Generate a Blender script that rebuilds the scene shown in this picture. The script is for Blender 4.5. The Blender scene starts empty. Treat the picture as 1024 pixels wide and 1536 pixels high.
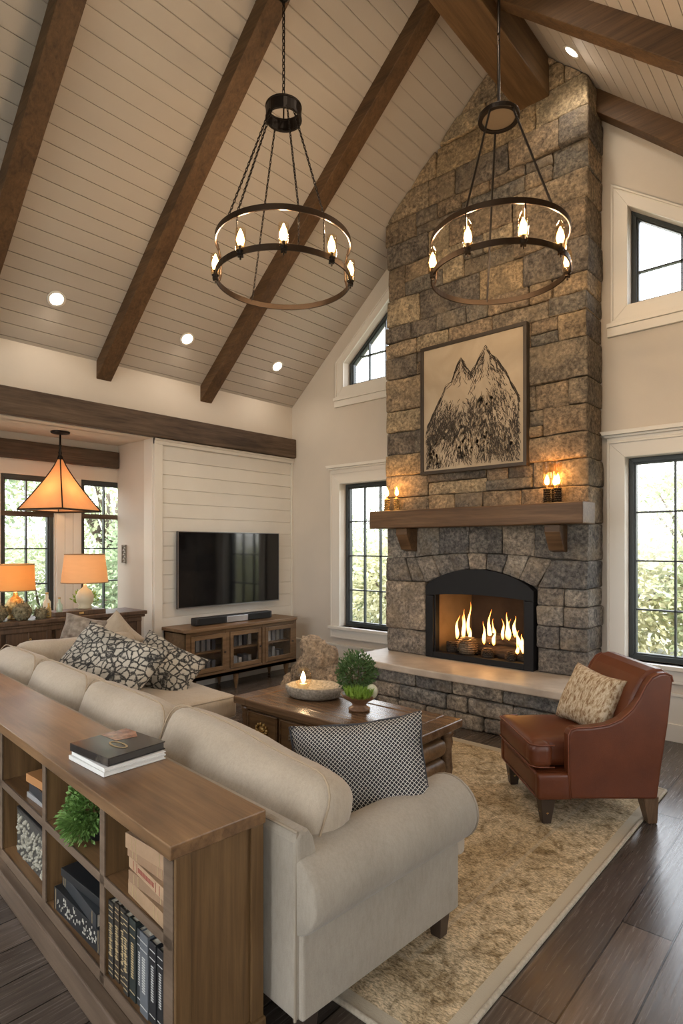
import bpy, bmesh, math, random
from math import sin, cos, pi, radians, sqrt, atan2
from mathutils import Vector, Matrix, noise
random.seed(7)
SC = bpy.context.scene
COL = SC.collection

# ------------------------------------------------------------------ node helpers
def newmat(name):
    m = bpy.data.materials.new(name); m.use_nodes = True
    nt = m.node_tree; b = nt.nodes['Principled BSDF']
    return m, nt, b
def c4(c): return (c[0], c[1], c[2], 1.0)
def plain(name, c, rough=.5, metal=0, spec=.5, emit=None, es=0, bump=0, bscale=200, coat=0):
    m, nt, b = newmat(name)
    b.inputs['Base Color'].default_value = c4(c); b.inputs['Roughness'].default_value = rough
    b.inputs['Metallic'].default_value = metal; b.inputs['Specular IOR Level'].default_value = spec
    b.inputs['Coat Weight'].default_value = coat
    if emit: b.inputs['Emission Color'].default_value = c4(emit); b.inputs['Emission Strength'].default_value = es
    if bump:
        n = nt.nodes.new('ShaderNodeTexNoise'); n.inputs['Scale'].default_value = bscale; n.inputs['Detail'].default_value = 4
        tc = nt.nodes.new('ShaderNodeTexCoord'); nt.links.new(tc.outputs['Object'], n.inputs['Vector'])
        addbump(nt, b, n.outputs['Fac'], bump)
    return m
def addbump(nt, b, sock, strength, dist=.01):
    bp = nt.nodes.new('ShaderNodeBump'); bp.inputs['Strength'].default_value = strength; bp.inputs['Distance'].default_value = dist
    nt.links.new(sock, bp.inputs['Height'])
    if b.inputs['Normal'].links: nt.links.new(b.inputs['Normal'].links[0].from_socket, bp.inputs['Normal'])
    nt.links.new(bp.outputs['Normal'], b.inputs['Normal'])
def coords(nt, scale=(1,1,1), rot=(0,0,0), kind='Object'):
    tc = nt.nodes.new('ShaderNodeTexCoord'); mp = nt.nodes.new('ShaderNodeMapping')
    mp.inputs['Scale'].default_value = scale; mp.inputs['Rotation'].default_value = rot
    nt.links.new(tc.outputs[kind], mp.inputs['Vector']); return mp.outputs['Vector']
def tnoise(nt, vec, scale, detail=5, dist=0, rough=.55):
    n = nt.nodes.new('ShaderNodeTexNoise'); n.inputs['Scale'].default_value = scale; n.inputs['Detail'].default_value = detail
    n.inputs['Distortion'].default_value = dist; n.inputs['Roughness'].default_value = rough
    nt.links.new(vec, n.inputs['Vector']); return n.outputs['Fac']
def ramp(nt, sock, stops, interp='LINEAR'):
    r = nt.nodes.new('ShaderNodeValToRGB'); r.color_ramp.interpolation = interp
    e = r.color_ramp.elements
    while len(e) < len(stops): e.new(.5)
    for i, (p, c) in enumerate(stops):
        e[i].position = p; e[i].color = c4(c) if len(c) == 3 else c
    nt.links.new(sock, r.inputs['Fac']); return r.outputs['Color']
def mix(nt, fac, a, b, mode='MIX'):
    x = nt.nodes.new('ShaderNodeMix'); x.data_type = 'RGBA'; x.blend_type = mode
    for s, i in ((fac, 0), (a, 6), (b, 7)):
        if hasattr(s, 'is_linked') or hasattr(s, 'links'): nt.links.new(s, x.inputs[i])
        else: x.inputs[i].default_value = s if i == 0 else c4(s)
    return x.outputs[2]
def math_(nt, op, a, b=0, c=0):
    x = nt.nodes.new('ShaderNodeMath'); x.operation = op
    for s, i in ((a, 0), (b, 1), (c, 2)):
        if hasattr(s, 'links'): nt.links.new(s, x.inputs[i])
        else: x.inputs[i].default_value = s
    return x.outputs[0]
def noisy(name, c1, c2, scale=5, rough=.6, bump=.2, stretch=(1,1,1), detail=6, bscale=None, spec=.4, lo=.3, hi=.7, metal=0):
    m, nt, b = newmat(name)
    v = coords(nt, stretch); f = tnoise(nt, v, scale, detail)
    nt.links.new(ramp(nt, f, [(lo, c1), (hi, c2)]), b.inputs['Base Color'])
    b.inputs['Roughness'].default_value = rough; b.inputs['Specular IOR Level'].default_value = spec; b.inputs['Metallic'].default_value = metal
    if bump:
        g = tnoise(nt, v, bscale or scale * 4, 5); addbump(nt, b, g, bump)
    return m
def wood(name, dark, mid, light, axis=0, rough=.45, s=1.0, bump=.25, knots=.5, spec=.4):
    m, nt, b = newmat(name)
    st = [9*s, 9*s, 9*s]; st[axis] = .7*s
    v = coords(nt, st); f = tnoise(nt, v, 1.6, 8, 1.2, .6)
    st2 = [40*s, 40*s, 40*s]; st2[axis] = 1.5*s
    g = tnoise(nt, coords(nt, st2), 1.5, 6, .4, .7)
    col = ramp(nt, f, [(.28, dark), (.5, mid), (.74, light)])
    col = mix(nt, .45, col, ramp(nt, g, [(.3, dark), (.7, light)]))
    st3 = [2.2, 2.2, 2.2]; st3[axis] = .8
    k = tnoise(nt, coords(nt, st3), 1.7, 3, .5)
    col = mix(nt, knots, col, ramp(nt, k, [(.3, (.45,.42,.4)), (.55, (1,1,1)), (.8, (1.0,1.0,1.0))]), 'MULTIPLY')
    nt.links.new(col, b.inputs['Base Color'])
    b.inputs['Roughness'].default_value = rough; b.inputs['Specular IOR Level'].default_value = spec
    addbump(nt, b, g, bump, .004)
    return m
def glass(name, tint=(1,1,1), refl=.08, ior=1.45):
    m = bpy.data.materials.new(name); m.use_nodes = True; nt = m.node_tree
    nt.nodes.remove(nt.nodes['Principled BSDF']); out = nt.nodes['Material Output']
    t = nt.nodes.new('ShaderNodeBsdfTransparent'); t.inputs['Color'].default_value = c4(tint)
    g = nt.nodes.new('ShaderNodeBsdfGlossy'); g.inputs['Roughness'].default_value = .02
    lw = nt.nodes.new('ShaderNodeLayerWeight'); lw.inputs['Blend'].default_value = .5
    fr = math_(nt, 'ADD', math_(nt, 'MULTIPLY', math_(nt, 'POWER', lw.outputs['Facing'], 4.), .55), .035)
    mx = nt.nodes.new('ShaderNodeMixShader'); nt.links.new(fr, mx.inputs[0])
    nt.links.new(t.outputs[0], mx.inputs[1]); nt.links.new(g.outputs[0], mx.inputs[2]); nt.links.new(mx.outputs[0], out.inputs[0])
    return m
def fabric(name, c1, c2, scale=260, nscale=3, rough=.9, bump=.35):
    m, nt, b = newmat(name)
    v = coords(nt); f = tnoise(nt, v, nscale, 6); g = tnoise(nt, v, scale, 3); h = tnoise(nt, coords(nt, (1, 1, .25)), 90, 4)
    col = ramp(nt, f, [(.3, c1), (.7, c2)])
    col = mix(nt, .5, col, ramp(nt, g, [(.3, (.8,.8,.8)), (.7, (1,1,1))]), 'MULTIPLY')
    col = mix(nt, .35, col, ramp(nt, h, [(.3, (.75,.74,.72)), (.6, (1,1,1))]), 'MULTIPLY')
    nt.links.new(col, b.inputs['Base Color']); b.inputs['Roughness'].default_value = rough
    b.inputs['Sheen Weight'].default_value = .2; b.inputs['Specular IOR Level'].default_value = .15
    addbump(nt, b, g, bump, .002); addbump(nt, b, tnoise(nt, v, 9, 4), .22, .03)
    return m

# ------------------------------------------------------------------ materials
M = {}
M['wall'] = noisy('warm white plaster', (.60,.535,.455), (.64,.57,.485), 2, .85, .05, bscale=60, spec=.2)
M['trim'] = plain('white painted wood', (.74,.695,.62), .45, bump=.02, bscale=40)
M['ship'] = noisy('white painted boards', (.70,.665,.60), (.74,.705,.64), 3, .5, .03, bscale=50)
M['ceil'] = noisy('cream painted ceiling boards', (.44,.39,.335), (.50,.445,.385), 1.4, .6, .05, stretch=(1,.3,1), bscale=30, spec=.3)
M['rafter'] = wood('dark stained rafter timber', (.035,.017,.007), (.10,.052,.021), (.175,.096,.042), 0, .6, 1.0, .35)
M['ridge'] = wood('honey brown ridge timber', (.045,.022,.009), (.12,.066,.027), (.20,.115,.05), 1, .55, .6, .35)
M['wallbeam'] = wood('weathered brown beam timber', (.035,.02,.012), (.10,.062,.038), (.18,.125,.082), 1, .7, 1.0, .5, .9)
M['mantel'] = wood('walnut mantel timber', (.05,.025,.011), (.125,.066,.03), (.21,.12,.058), 0, .5, .8, .3)
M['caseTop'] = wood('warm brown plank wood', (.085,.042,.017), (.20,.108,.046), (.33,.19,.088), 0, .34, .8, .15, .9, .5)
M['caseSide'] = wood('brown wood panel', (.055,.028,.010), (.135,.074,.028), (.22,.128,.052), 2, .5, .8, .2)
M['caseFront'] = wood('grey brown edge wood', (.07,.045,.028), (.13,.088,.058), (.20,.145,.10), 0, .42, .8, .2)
M['table'] = wood('dark antique table wood', (.055,.028,.013), (.15,.083,.042), (.25,.155,.085), 0, .26, .9, .15, .8, .6)
M['tableEnd'] = wood('antique drawer wood', (.07,.035,.013), (.165,.09,.038), (.28,.165,.075), 0, .4, 1.6, .3, .8)
M['cab'] = wood('mid brown cabinet wood', (.10,.055,.025), (.20,.118,.058), (.29,.18,.095), 1, .42, .9, .15)
M['console'] = wood('dark brown sideboard wood', (.03,.015,.008), (.085,.047,.026), (.15,.09,.05), 2, .5, 1.2, .3)
M['footwood'] = wood('carved brown foot wood', (.06,.03,.015), (.14,.08,.04), (.26,.16,.09), 2, .45, 2, .3)
M['darkfoot'] = plain('dark stained foot', (.045,.03,.022), .4)
M['metal'] = plain('black bronze metal', (.028,.022,.018), .38, .85, bump=.06, bscale=60)
M['bronze'] = plain('dark bronze band', (.05,.032,.02), .42, .8, bump=.05, bscale=60)
M['winframe'] = plain('charcoal window frame', (.035,.042,.042), .45)
M['glass'] = glass('window glass')
M['amber'] = glass('clear amber glass', (1,.9,.74), ior=1.3)
M['brass'] = noisy('aged brass', (.28,.16,.05), (.75,.52,.22), 40, .35, .4, metal=.9)
M['sofa'] = fabric('oatmeal linen', (.32,.28,.225), (.40,.355,.29))
M['sofaCush'] = fabric('cream linen cushion', (.43,.36,.275), (.52,.445,.35))
M['piping'] = plain('taupe piping', (.30,.25,.19), .8)
M['leather'] = noisy('rust brown leather', (.095,.024,.008), (.135,.036,.012), 6, .38, .12, bscale=220, spec=.5)
M['leatherSeam'] = plain('brown seam leather', (.17,.05,.022), .4)
M['black'] = plain('black matte', (.012,.012,.013), .45)
M['fireframe'] = plain('black steel surround', (.008,.008,.009), .6, 0, .3)
M['slab'] = noisy('beige stone slab', (.40,.33,.26), (.58,.50,.41), 5, .45, .15, bscale=14, detail=9)
M['mortar'] = noisy('dark mortar', (.10,.083,.066), (.17,.145,.115), 20, .95, .3)
M['screen'] = plain('glossy black screen', (.006,.006,.007), .08, spec=.6)
M['pages'] = noisy('book pages', (.62,.55,.42), (.78,.72,.60), 3, .8, .3, stretch=(1,1,60))
M['whitepages'] = noisy('white book pages', (.68,.67,.64), (.86,.85,.82), 3, .7, .2, stretch=(1,1,60))
M['soil'] = noisy('dark soil', (.02,.012,.008), (.06,.04,.025), 60, .95, .5)
M['leafdark'] = noisy('dark green leaves', (.035,.075,.022), (.12,.20,.06), 30, .5, 0)
M['leaflime'] = noisy('lime green leaves', (.16,.30,.03), (.35,.50,.08), 30, .5, 0)
M['leaffern'] = noisy('fern green leaves', (.07,.16,.03), (.22,.36,.10), 30, .5, 0)
M['bulb'] = plain('glowing filament bulb', (1,.7,.35), .3, emit=(1,.60,.22), es=14)
M['downlight'] = plain('lit downlight lens', (1,1,1), .3, emit=(1,.86,.66), es=12)
M['egg'] = plain('pale green glazed stone', (.55,.55,.40), .35)

def stone_mat(name, cols, bump=.9):
    m, nt, b = newmat(name)
    g = nt.nodes.new('ShaderNodeNewGeometry')
    base = ramp(nt, g.outputs['Random Per Island'], [(i/len(cols), c) for i, c in enumerate(cols)], 'CONSTANT')
    v = coords(nt)
    vv = nt.nodes.new('ShaderNodeVectorMath'); vv.operation = 'ADD'
    cm = nt.nodes.new('ShaderNodeCombineXYZ'); nt.links.new(math_(nt, 'MULTIPLY', g.outputs['Random Per Island'], 37.), cm.inputs[0])
    nt.links.new(v, vv.inputs[0]); nt.links.new(cm.outputs[0], vv.inputs[1]); v = vv.outputs[0]
    big = tnoise(nt, v, 5.5, 8, .7, .6); fine = tnoise(nt, v, 34, 8, .3, .7)
    col = mix(nt, .85, base, ramp(nt, big, [(.28, (.42,.42,.44)), (.5, (.95,.93,.9)), (.72, (1.6,1.5,1.36))]), 'MULTIPLY')
    col = mix(nt, .9, col, ramp(nt, fine, [(.36, (.40,.39,.38)), (.50, (1,1,1)), (.64, (1.8,1.74,1.65))]), 'MULTIPLY')
    tan = tnoise(nt, v, 3.1, 4, .5)
    col = mix(nt, ramp(nt, tan, [(.50, (0,0,0)), (.68, (.38,.38,.38))]), col, (.30,.225,.14))
    nt.links.new(col, b.inputs['Base Color']); b.inputs['Roughness'].default_value = .88; b.inputs['Specular IOR Level'].default_value = .2
    addbump(nt, b, fine, bump, .012); addbump(nt, b, big, bump, .03)
    return m
M['stoneWarm'] = stone_mat('tan and brown fieldstone', [(.27,.205,.135), (.20,.155,.11), (.30,.225,.14), (.145,.125,.105), (.235,.18,.125), (.255,.20,.14), (.15,.135,.115), (.31,.25,.17), (.18,.15,.115)])
M['stoneGrey'] = stone_mat('grey fieldstone', [(.16,.145,.13), (.215,.19,.165), (.13,.125,.122), (.255,.215,.175), (.18,.165,.15), (.145,.135,.128), (.235,.215,.19)])
M['stoneBase'] = stone_mat('blue grey hearth stone', [(.21,.205,.195), (.27,.245,.215), (.165,.165,.165), (.30,.265,.22), (.23,.22,.205)])
M['boulder'] = stone_mat('mottled tan boulder', [(.33,.26,.20), (.36,.29,.22)])

# floor planks
def floor_mat():
    m, nt, b = newmat('dark plank floor')
    v = coords(nt, (1,1,1), (0,0,pi/2))
    br = nt.nodes.new('ShaderNodeTexBrick'); nt.links.new(v, br.inputs['Vector'])
    br.inputs['Scale'].default_value = 1; br.inputs['Brick Width'].default_value = 1.9; br.inputs['Row Height'].default_value = .19
    br.inputs['Mortar Size'].default_value = .0035; br.inputs['Mortar Smooth'].default_value = .3; br.inputs['Bias'].default_value = 0
    br.offset = .37; br.inputs['Color1'].default_value = (.5,.5,.5,1); br.inputs['Color2'].default_value = (1.35,1.3,1.25,1); br.inputs['Mortar'].default_value = (.12,.1,.1,1)
    g = tnoise(nt, coords(nt, (16, .9, 1)), 1.5, 8, 1.0, .65)
    h = tnoise(nt, coords(nt, (60, 2.5, 1)), 1.5, 6, .4, .7)
    col = ramp(nt, g, [(.28, (.030,.023,.019)), (.5, (.080,.066,.056)), (.75, (.155,.135,.118))])
    col = mix(nt, .5, col, ramp(nt, h, [(.3, (.03,.02,.015)), (.7, (.15,.115,.09))]))
    col = mix(nt, 1., col, br.outputs['Color'], 'MULTIPLY')
    nt.links.new(col, b.inputs['Base Color'])
    nt.links.new(ramp(nt, h, [(.2, (.15,.15,.15)), (.8, (.34,.34,.34))]), b.inputs['Roughness'])
    addbump(nt, b, h, .12, .004); addbump(nt, b, math_(nt, 'SUBTRACT', 1., br.outputs['Fac']), .5, .004)
    return m
M['floor'] = floor_mat()
M['oakfloor'] = wood('lighter floor', (.10,.06,.035), (.17,.11,.065), (.25,.17,.10), 1, .35)

def rug_mat(hx, hy):
    m, nt, b = newmat('faded woven rug pile')
    v = coords(nt)
    sp = nt.nodes.new('ShaderNodeSeparateXYZ'); nt.links.new(v, sp.inputs[0])
    ax = math_(nt, 'ABSOLUTE', sp.outputs[0]); ay = math_(nt, 'ABSOLUTE', sp.outputs[1])
    dx = math_(nt, 'SUBTRACT', hx, ax); dy = math_(nt, 'SUBTRACT', hy, ay)
    d = math_(nt, 'MINIMUM', dx, dy)
    f = tnoise(nt, v, 1.6, 9, .6, .7); p = tnoise(nt, coords(nt, (9, 9, 9)), 1.1, 8, 1.5, .75); q = tnoise(nt, coords(nt, (60, 140, 60)), 1, 4, 0, .8)
    vo = nt.nodes.new('ShaderNodeTexVoronoi'); vo.feature = 'DISTANCE_TO_EDGE'; vo.inputs['Scale'].default_value = 3.2; nt.links.new(v, vo.inputs['Vector'])
    col = ramp(nt, f, [(.35, (.68,.57,.40)), (.62, (.48,.37,.225))])
    col = mix(nt, .95, col, ramp(nt, p, [(.38, (.48,.43,.35)), (.52, (1,1,1)), (.7, (1.25,1.2,1.12))]), 'MULTIPLY')
    col = mix(nt, .35, col, ramp(nt, vo.outputs['Distance'], [(.0, (.35,.3,.24)), (.05, (1,1,1))]), 'MULTIPLY')
    col = mix(nt, .8, col, ramp(nt, q, [(.38, (.30,.28,.24)), (.58, (1.35,1.32,1.28))]), 'MULTIPLY')
    # borders: stripes at fixed distances from the edge
    band = ramp(nt, d, [(0, (1,1,1)), (.055, (0,0,0)), (.30, (0,0,0)), (.305, (.35,.35,.35)), (.325, (0,0,0)), (.40, (.25,.25,.25)), (.41, (0,0,0))], 'CONSTANT')
    col = mix(nt, band, col, (.50,.43,.32))
    nt.links.new(col, b.inputs['Base Color']); b.inputs['Roughness'].default_value = .95; b.inputs['Specular IOR Level'].default_value = .1
    addbump(nt, b, q, .6, .006); addbump(nt, b, p, .3, .006)
    return m

# ------------------------------------------------------------------ mesh builder
class MB:
    def __init__(s): s.v = []; s.f = []; s.m = []; s.xf = Matrix.Identity(4); s.mi = 0
    def add(s, vs, fs):
        o = len(s.v)
        for p in vs: s.v.append(s.xf @ Vector(p))
        for f in fs: s.f.append([i + o for i in f]); s.m.append(s.mi)
    def box(s, x0, x1, y0, y1, z0, z1):
        s.add([(x0,y0,z0),(x1,y0,z0),(x1,y1,z0),(x0,y1,z0),(x0,y0,z1),(x1,y0,z1),(x1,y1,z1),(x0,y1,z1)],
              [(0,3,2,1),(4,5,6,7),(0,1,5,4),(1,2,6,5),(2,3,7,6),(3,0,4,7)]); return s
    def prism(s, poly, a0, a1, axis='y'):
        """poly in the two other axes (x,z | y,z | x,y), extruded along axis"""
        n = len(poly)
        def P(p, a):
            return (p[0], a, p[1]) if axis == 'y' else (a, p[0], p[1]) if axis == 'x' else (p[0], p[1], a)
        s.add([P(p, a0) for p in poly] + [P(p, a1) for p in poly],
              [tuple(range(n)), tuple(range(2*n-1, n-1, -1))] + [(i, i+n, (i+1) % n + n, (i+1) % n) for i in range(n)]); return s
    def cyl(s, p0, p1, r0, r1=None, n=16):
        r1 = r0 if r1 is None else r1; p0 = Vector(p0); p1 = Vector(p1); d = (p1-p0).normalized()
        u = d.orthogonal().normalized(); w = d.cross(u)
        vs = [p0 + (u*cos(2*pi*i/n)+w*sin(2*pi*i/n))*r0 for i in range(n)] + [p1 + (u*cos(2*pi*i/n)+w*sin(2*pi*i/n))*r1 for i in range(n)]
        s.add(vs, [(i, (i+1) % n, (i+1) % n+n, i+n) for i in range(n)] + [tuple(range(n-1,-1,-1)), tuple(range(n, 2*n))]); return s
    def tube(s, pts, r, n=8, closed=False):
        pts = [Vector(p) for p in pts]; N = len(pts); rr = r if isinstance(r, (list, tuple)) else [r]*N
        vs = []; prev = None
        for i in range(N):
            if closed: d = pts[(i+1) % N] - pts[i-1]
            else: d = pts[min(i+1, N-1)] - pts[max(i-1, 0)]
            d.normalize()
            if prev is None: u = d.orthogonal().normalized()
            else: u = (prev - d*prev.dot(d)); u = u.normalized() if u.length > 1e-6 else d.orthogonal().normalized()
            prev = u; w = d.cross(u)
            vs += [pts[i] + (u*cos(2*pi*k/n)+w*sin(2*pi*k/n))*rr[i] for k in range(n)]
        fs = []
        for i in range(N if closed else N-1):
            j = (i+1) % N
            fs += [(i*n+k, i*n+(k+1) % n, j*n+(k+1) % n, j*n+k) for k in range(n)]
        if not closed: fs += [tuple(range(n-1,-1,-1)), tuple((N-1)*n+k for k in range(n))]
        s.add(vs, fs); return s
    def lathe(s, prof, c=(0,0,0), n=24, cap=True, sq=None):
        vs = []
        for r, z in prof:
            for k in range(n):
                a = 2*pi*k/n; rr = r
                vs.append((c[0]+rr*cos(a), c[1]+rr*sin(a), c[2]+z))
        m = len(prof); fs = []
        for i in range(m-1): fs += [(i*n+k, i*n+(k+1) % n, (i+1)*n+(k+1) % n, (i+1)*n+k) for k in range(n)]
        if cap: fs += [tuple(range(n-1,-1,-1)), tuple((m-1)*n+k for k in range(n))]
        s.add(vs, fs); return s
    def ring(s, c, R, h, t, a0=0, a1=2*pi, n=64):
        """flat metal band standing on edge, radius R, height h, thickness t"""
        full = abs(a1-a0-2*pi) < 1e-6; N = n if full else n+1; vs = []
        for i in range(N):
            a = a0 + (a1-a0)*i/n
            for r, z in ((R-t/2, -h/2), (R+t/2, -h/2), (R+t/2, h/2), (R-t/2, h/2)):
                vs.append((c[0]+r*cos(a), c[1]+r*sin(a), c[2]+z))
        fs = []
        for i in range(n):
            j = (i+1) % N
            fs += [(i*4+k, i*4+(k+1) % 4, j*4+(k+1) % 4, j*4+k) for k in range(4)]
        if not full: fs += [(3,2,1,0), tuple((N-1)*4+k for k in range(4))]
        s.add(vs, fs); return s
    def rbox(s, c, size, r=.05, n=6, puff=(0,0,0), nz=0, nsc=4, quad=None, fn=None):
        """rounded box; puff bulges faces; nz noise amplitude; quad maps x,z bilinearly; fn final map"""
        hx, hy, hz = size[0]/2, size[1]/2, size[2]/2; r = min(r, hx*.98, hy*.98, hz*.98)
        idx = {}; vs = []; fs = []
        def samples(h):
            inner = h - r; k = max(2, n)
            arc = [inner + r*sin(pi/4*j/2) / sin(pi/4) * 1.0 for j in range(0, 3)]
            a = [-h, -(h-.45*r)] + [-(inner) + 2*inner*i/k for i in range(k+1)] + [h-.45*r, h]
            return sorted(set(round(x, 6) for x in a))
        S = [samples(hx), samples(hy), samples(hz)]
        def V(p):
            key = tuple(round(q, 5) for q in p)
            if key in idx: return idx[key]
            q = Vector(p); inn = Vector((max(-hx+r, min(hx-r, q.x)), max(-hy+r, min(hy-r, q.y)), max(-hz+r, min(hz-r, q.z))))
            d = q - inn
            if d.length > 1e-9: q = inn + d.normalized()*r
            a, b2, c2 = q.x/hx, q.y/hy, q.z/hz
            q.x += puff[0]*a*max(0, 1-b2*b2)*max(0, 1-c2*c2); q.y += puff[1]*b2*max(0, 1-a*a)*max(0, 1-c2*c2); q.z += puff[2]*c2*max(0, 1-a*a)*max(0, 1-b2*b2)
            if quad:
                uu, ww = (q.x/hx+1)/2, (q.z/hz+1)/2
                x = (1-uu)*(1-ww)*quad[0][0]+uu*(1-ww)*quad[1][0]+uu*ww*quad[2][0]+(1-uu)*ww*quad[3][0]
                z = (1-uu)*(1-ww)*quad[0][1]+uu*(1-ww)*quad[1][1]+uu*ww*quad[2][1]+(1-uu)*ww*quad[3][1]
                q = Vector((x, c[1]+q.y, z))
            else: q = q + Vector(c)
            if nz:
                w = s.xf @ q; o = noise.noise_vector(w*nsc + Vector((c[0]*9.1, c[1]*5, c[2]*7)))
                o2 = noise.noise_vector(w*nsc*3.3)
                q = q + o*nz + o2*nz*.4
            if fn: q = Vector(fn(q))
            idx[key] = len(vs); vs.append(q); return idx[key]
        for ax in range(3):
            o = [(1,2),(2,0),(0,1)][ax]
            for sg in (-1, 1):
                h = (hx, hy, hz)[ax]*sg; A, B = S[o[0]], S[o[1]]
                for i in range(len(A)-1):
                    for j in range(len(B)-1):
                        q = []
                        for (a, b2) in ((A[i],B[j]),(A[i+1],B[j]),(A[i+1],B[j+1]),(A[i],B[j+1])):
                            p = [0,0,0]; p[ax] = h; p[o[0]] = a; p[o[1]] = b2; q.append(V(p))
                        if sg < 0: q.reverse()
                        fs.append(tuple(q))
        s.add(vs, fs); return s
    def pillow(s, w, h, t, n=18, pinch=.08, nz=.012):
        """cushion in the local xz plane, thickness along y"""
        idx = {}; vs = []; fs = []
        def V(i, j, sd):
            edge = i in (0, n) or j in (0, n); key = (i, j, 0 if edge else sd)
            if key in idx: return idx[key]
            a, b = 2*i/n-1, 2*j/n-1
            x = a*w/2*(1-pinch*(1-b*b)); z = b*h/2*(1-pinch*(1-a*a))
            th = t/2*max(0,(1-a**4)*(1-b**4))**.55
            q = Vector((x, sd*th, z)); q += noise.noise_vector(Vector((x*7, sd*3, z*7)))*nz
            idx[key] = len(vs); vs.append(q); return idx[key]
        for sd in (-1, 1):
            for i in range(n):
                for j in range(n):
                    q = [V(i,j,sd), V(i+1,j,sd), V(i+1,j+1,sd), V(i,j+1,sd)]
                    if sd > 0: q.reverse()
                    fs.append(tuple(q))
        s.add(vs, fs); return s
    def blob(s, c, r, n=14, nz=.2, nsc=2, sc=(1,1,1)):
        vs = []; fs = []; m = n//2+2
        for i in range(1, m):
            th = pi*i/m
            for k in range(n):
                ph = 2*pi*k/n; d = Vector((sin(th)*cos(ph), sin(th)*sin(ph), cos(th)))
                rr = r*(1+nz*noise.noise(d*nsc+Vector(c)*3)+nz*.5*noise.noise(d*nsc*3+Vector(c)*2))
                vs.append((c[0]+d.x*rr*sc[0], c[1]+d.y*rr*sc[1], c[2]+d.z*rr*sc[2]))
        top = len(vs); vs.append((c[0], c[1], c[2]+r*sc[2])); bot = len(vs); vs.append((c[0], c[1], c[2]-r*sc[2]))
        for i in range(m-2): fs += [(i*n+k, (i+1)*n+k, (i+1)*n+(k+1) % n, i*n+(k+1) % n) for k in range(n)]
        fs += [(top, k, (k+1) % n) for k in range(n)] + [(bot, (m-2)*n+(k+1) % n, (m-2)*n+k) for k in range(n)]
        s.add(vs, fs); return s
    def leaf(s, p, d, l, w, up=None):
        p = Vector(p); d = Vector(d).normalized(); u = d.cross(Vector((random.uniform(-1,1), random.uniform(-1,1), random.uniform(-1,1)))).normalized()
        b = d.cross(u)*l*.15
        s.add([p, p+d*l*.5+u*w/2+b, p+d*l, p+d*l*.5-u*w/2+b], [(0,1,2,3)])
    def build(s, name, mats, parent=None, smooth=False, bevel=0, sub=0, bseg=2):
        me = bpy.data.meshes.new(name); me.from_pydata([tuple(v) for v in s.v], [], s.f)
        if not isinstance(mats, (list, tuple)): mats = [mats]
        for m in mats: me.materials.append(m)
        if len(mats) > 1:
            for i, p in enumerate(me.polygons): p.material_index = s.m[i]
        bm = bmesh.new(); bm.from_mesh(me); bmesh.ops.recalc_face_normals(bm, faces=bm.faces); bm.to_mesh(me); bm.free()
        o = bpy.data.objects.new(name, me); COL.objects.link(o)
        if parent: o.parent = parent
        if smooth:
            for p in me.polygons: p.use_smooth = True
        if bevel:
            md = o.modifiers.new('Bevel', 'BEVEL'); md.width = bevel; md.segments = bseg; md.limit_method = 'ANGLE'; md.angle_limit = radians(40)
        if sub: md = o.modifiers.new('Sub', 'SUBSURF'); md.levels = sub; md.render_levels = sub
        return o
def Tm(loc=(0,0,0), rx=0, ry=0, rz=0):
    return Matrix.Translation(loc) @ Matrix.Rotation(rz,4,'Z') @ Matrix.Rotation(ry,4,'Y') @ Matrix.Rotation(rx,4,'X')

def tag(o, label=None, cat=None, group=None, kind=None):
    if label: o['label'] = label
    if cat: o['category'] = cat
    if group: o['group'] = group
    if kind: o['kind'] = kind
    return o
def thing(name, label, cat, loc=(0,0,0), rz=0, group=None, rx=0, ry=0):
    o = bpy.data.objects.new(name, None); COL.objects.link(o); o.empty_display_size = .1
    o.location = loc; o.rotation_euler = (rx, ry, rz); return tag(o, label, cat, group)
def structure(name, label=None, loc=(0,0,0)):
    o = bpy.data.objects.new(name, None); COL.objects.link(o); o.location = loc; return tag(o, label, kind='structure')
def copy_tree(o, parent=None):
    c = o.copy(); COL.objects.link(c)
    if parent: c.parent = parent
    for ch in [x for x in bpy.data.objects if x.parent == o]: copy_tree(ch, c)
    return c
def lightobj(name, kind, loc, energy, color, radius=.03, parent=None, rot=(0,0,0), **kw):
    l = bpy.data.lights.new(name, kind); l.energy = energy; l.color = color
    if kind in ('POINT', 'SPOT'): l.shadow_soft_size = radius
    for k, v in kw.items(): setattr(l, k, v)
    o = bpy.data.objects.new(name, l); COL.objects.link(o); o.location = loc; o.rotation_euler = rot
    if parent: o.parent = parent
    return o

# ------------------------------------------------------------------ room constants
XL, XR, YG, YF = -5.56, 1.25, 5.30, -2.4       # left wall, right wall, gable wall, wall behind the viewer
EAVE, SL, SR = 3.34, .86, .94
RX = -2.15
def zl(x): return EAVE + SL*(x-XL)
def zr(x): return 5.50 - SR*(x+1.81)
def ztop(x): return zl(x) if x < RX else zr(x)
YC = 4.95; CX0, CX1 = -3.74, -1.71              # chimney front plane and its sides
NX, NY0, NY1, NZ = -6.30, -.4, 3.31, 2.68       # dining nook

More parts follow.
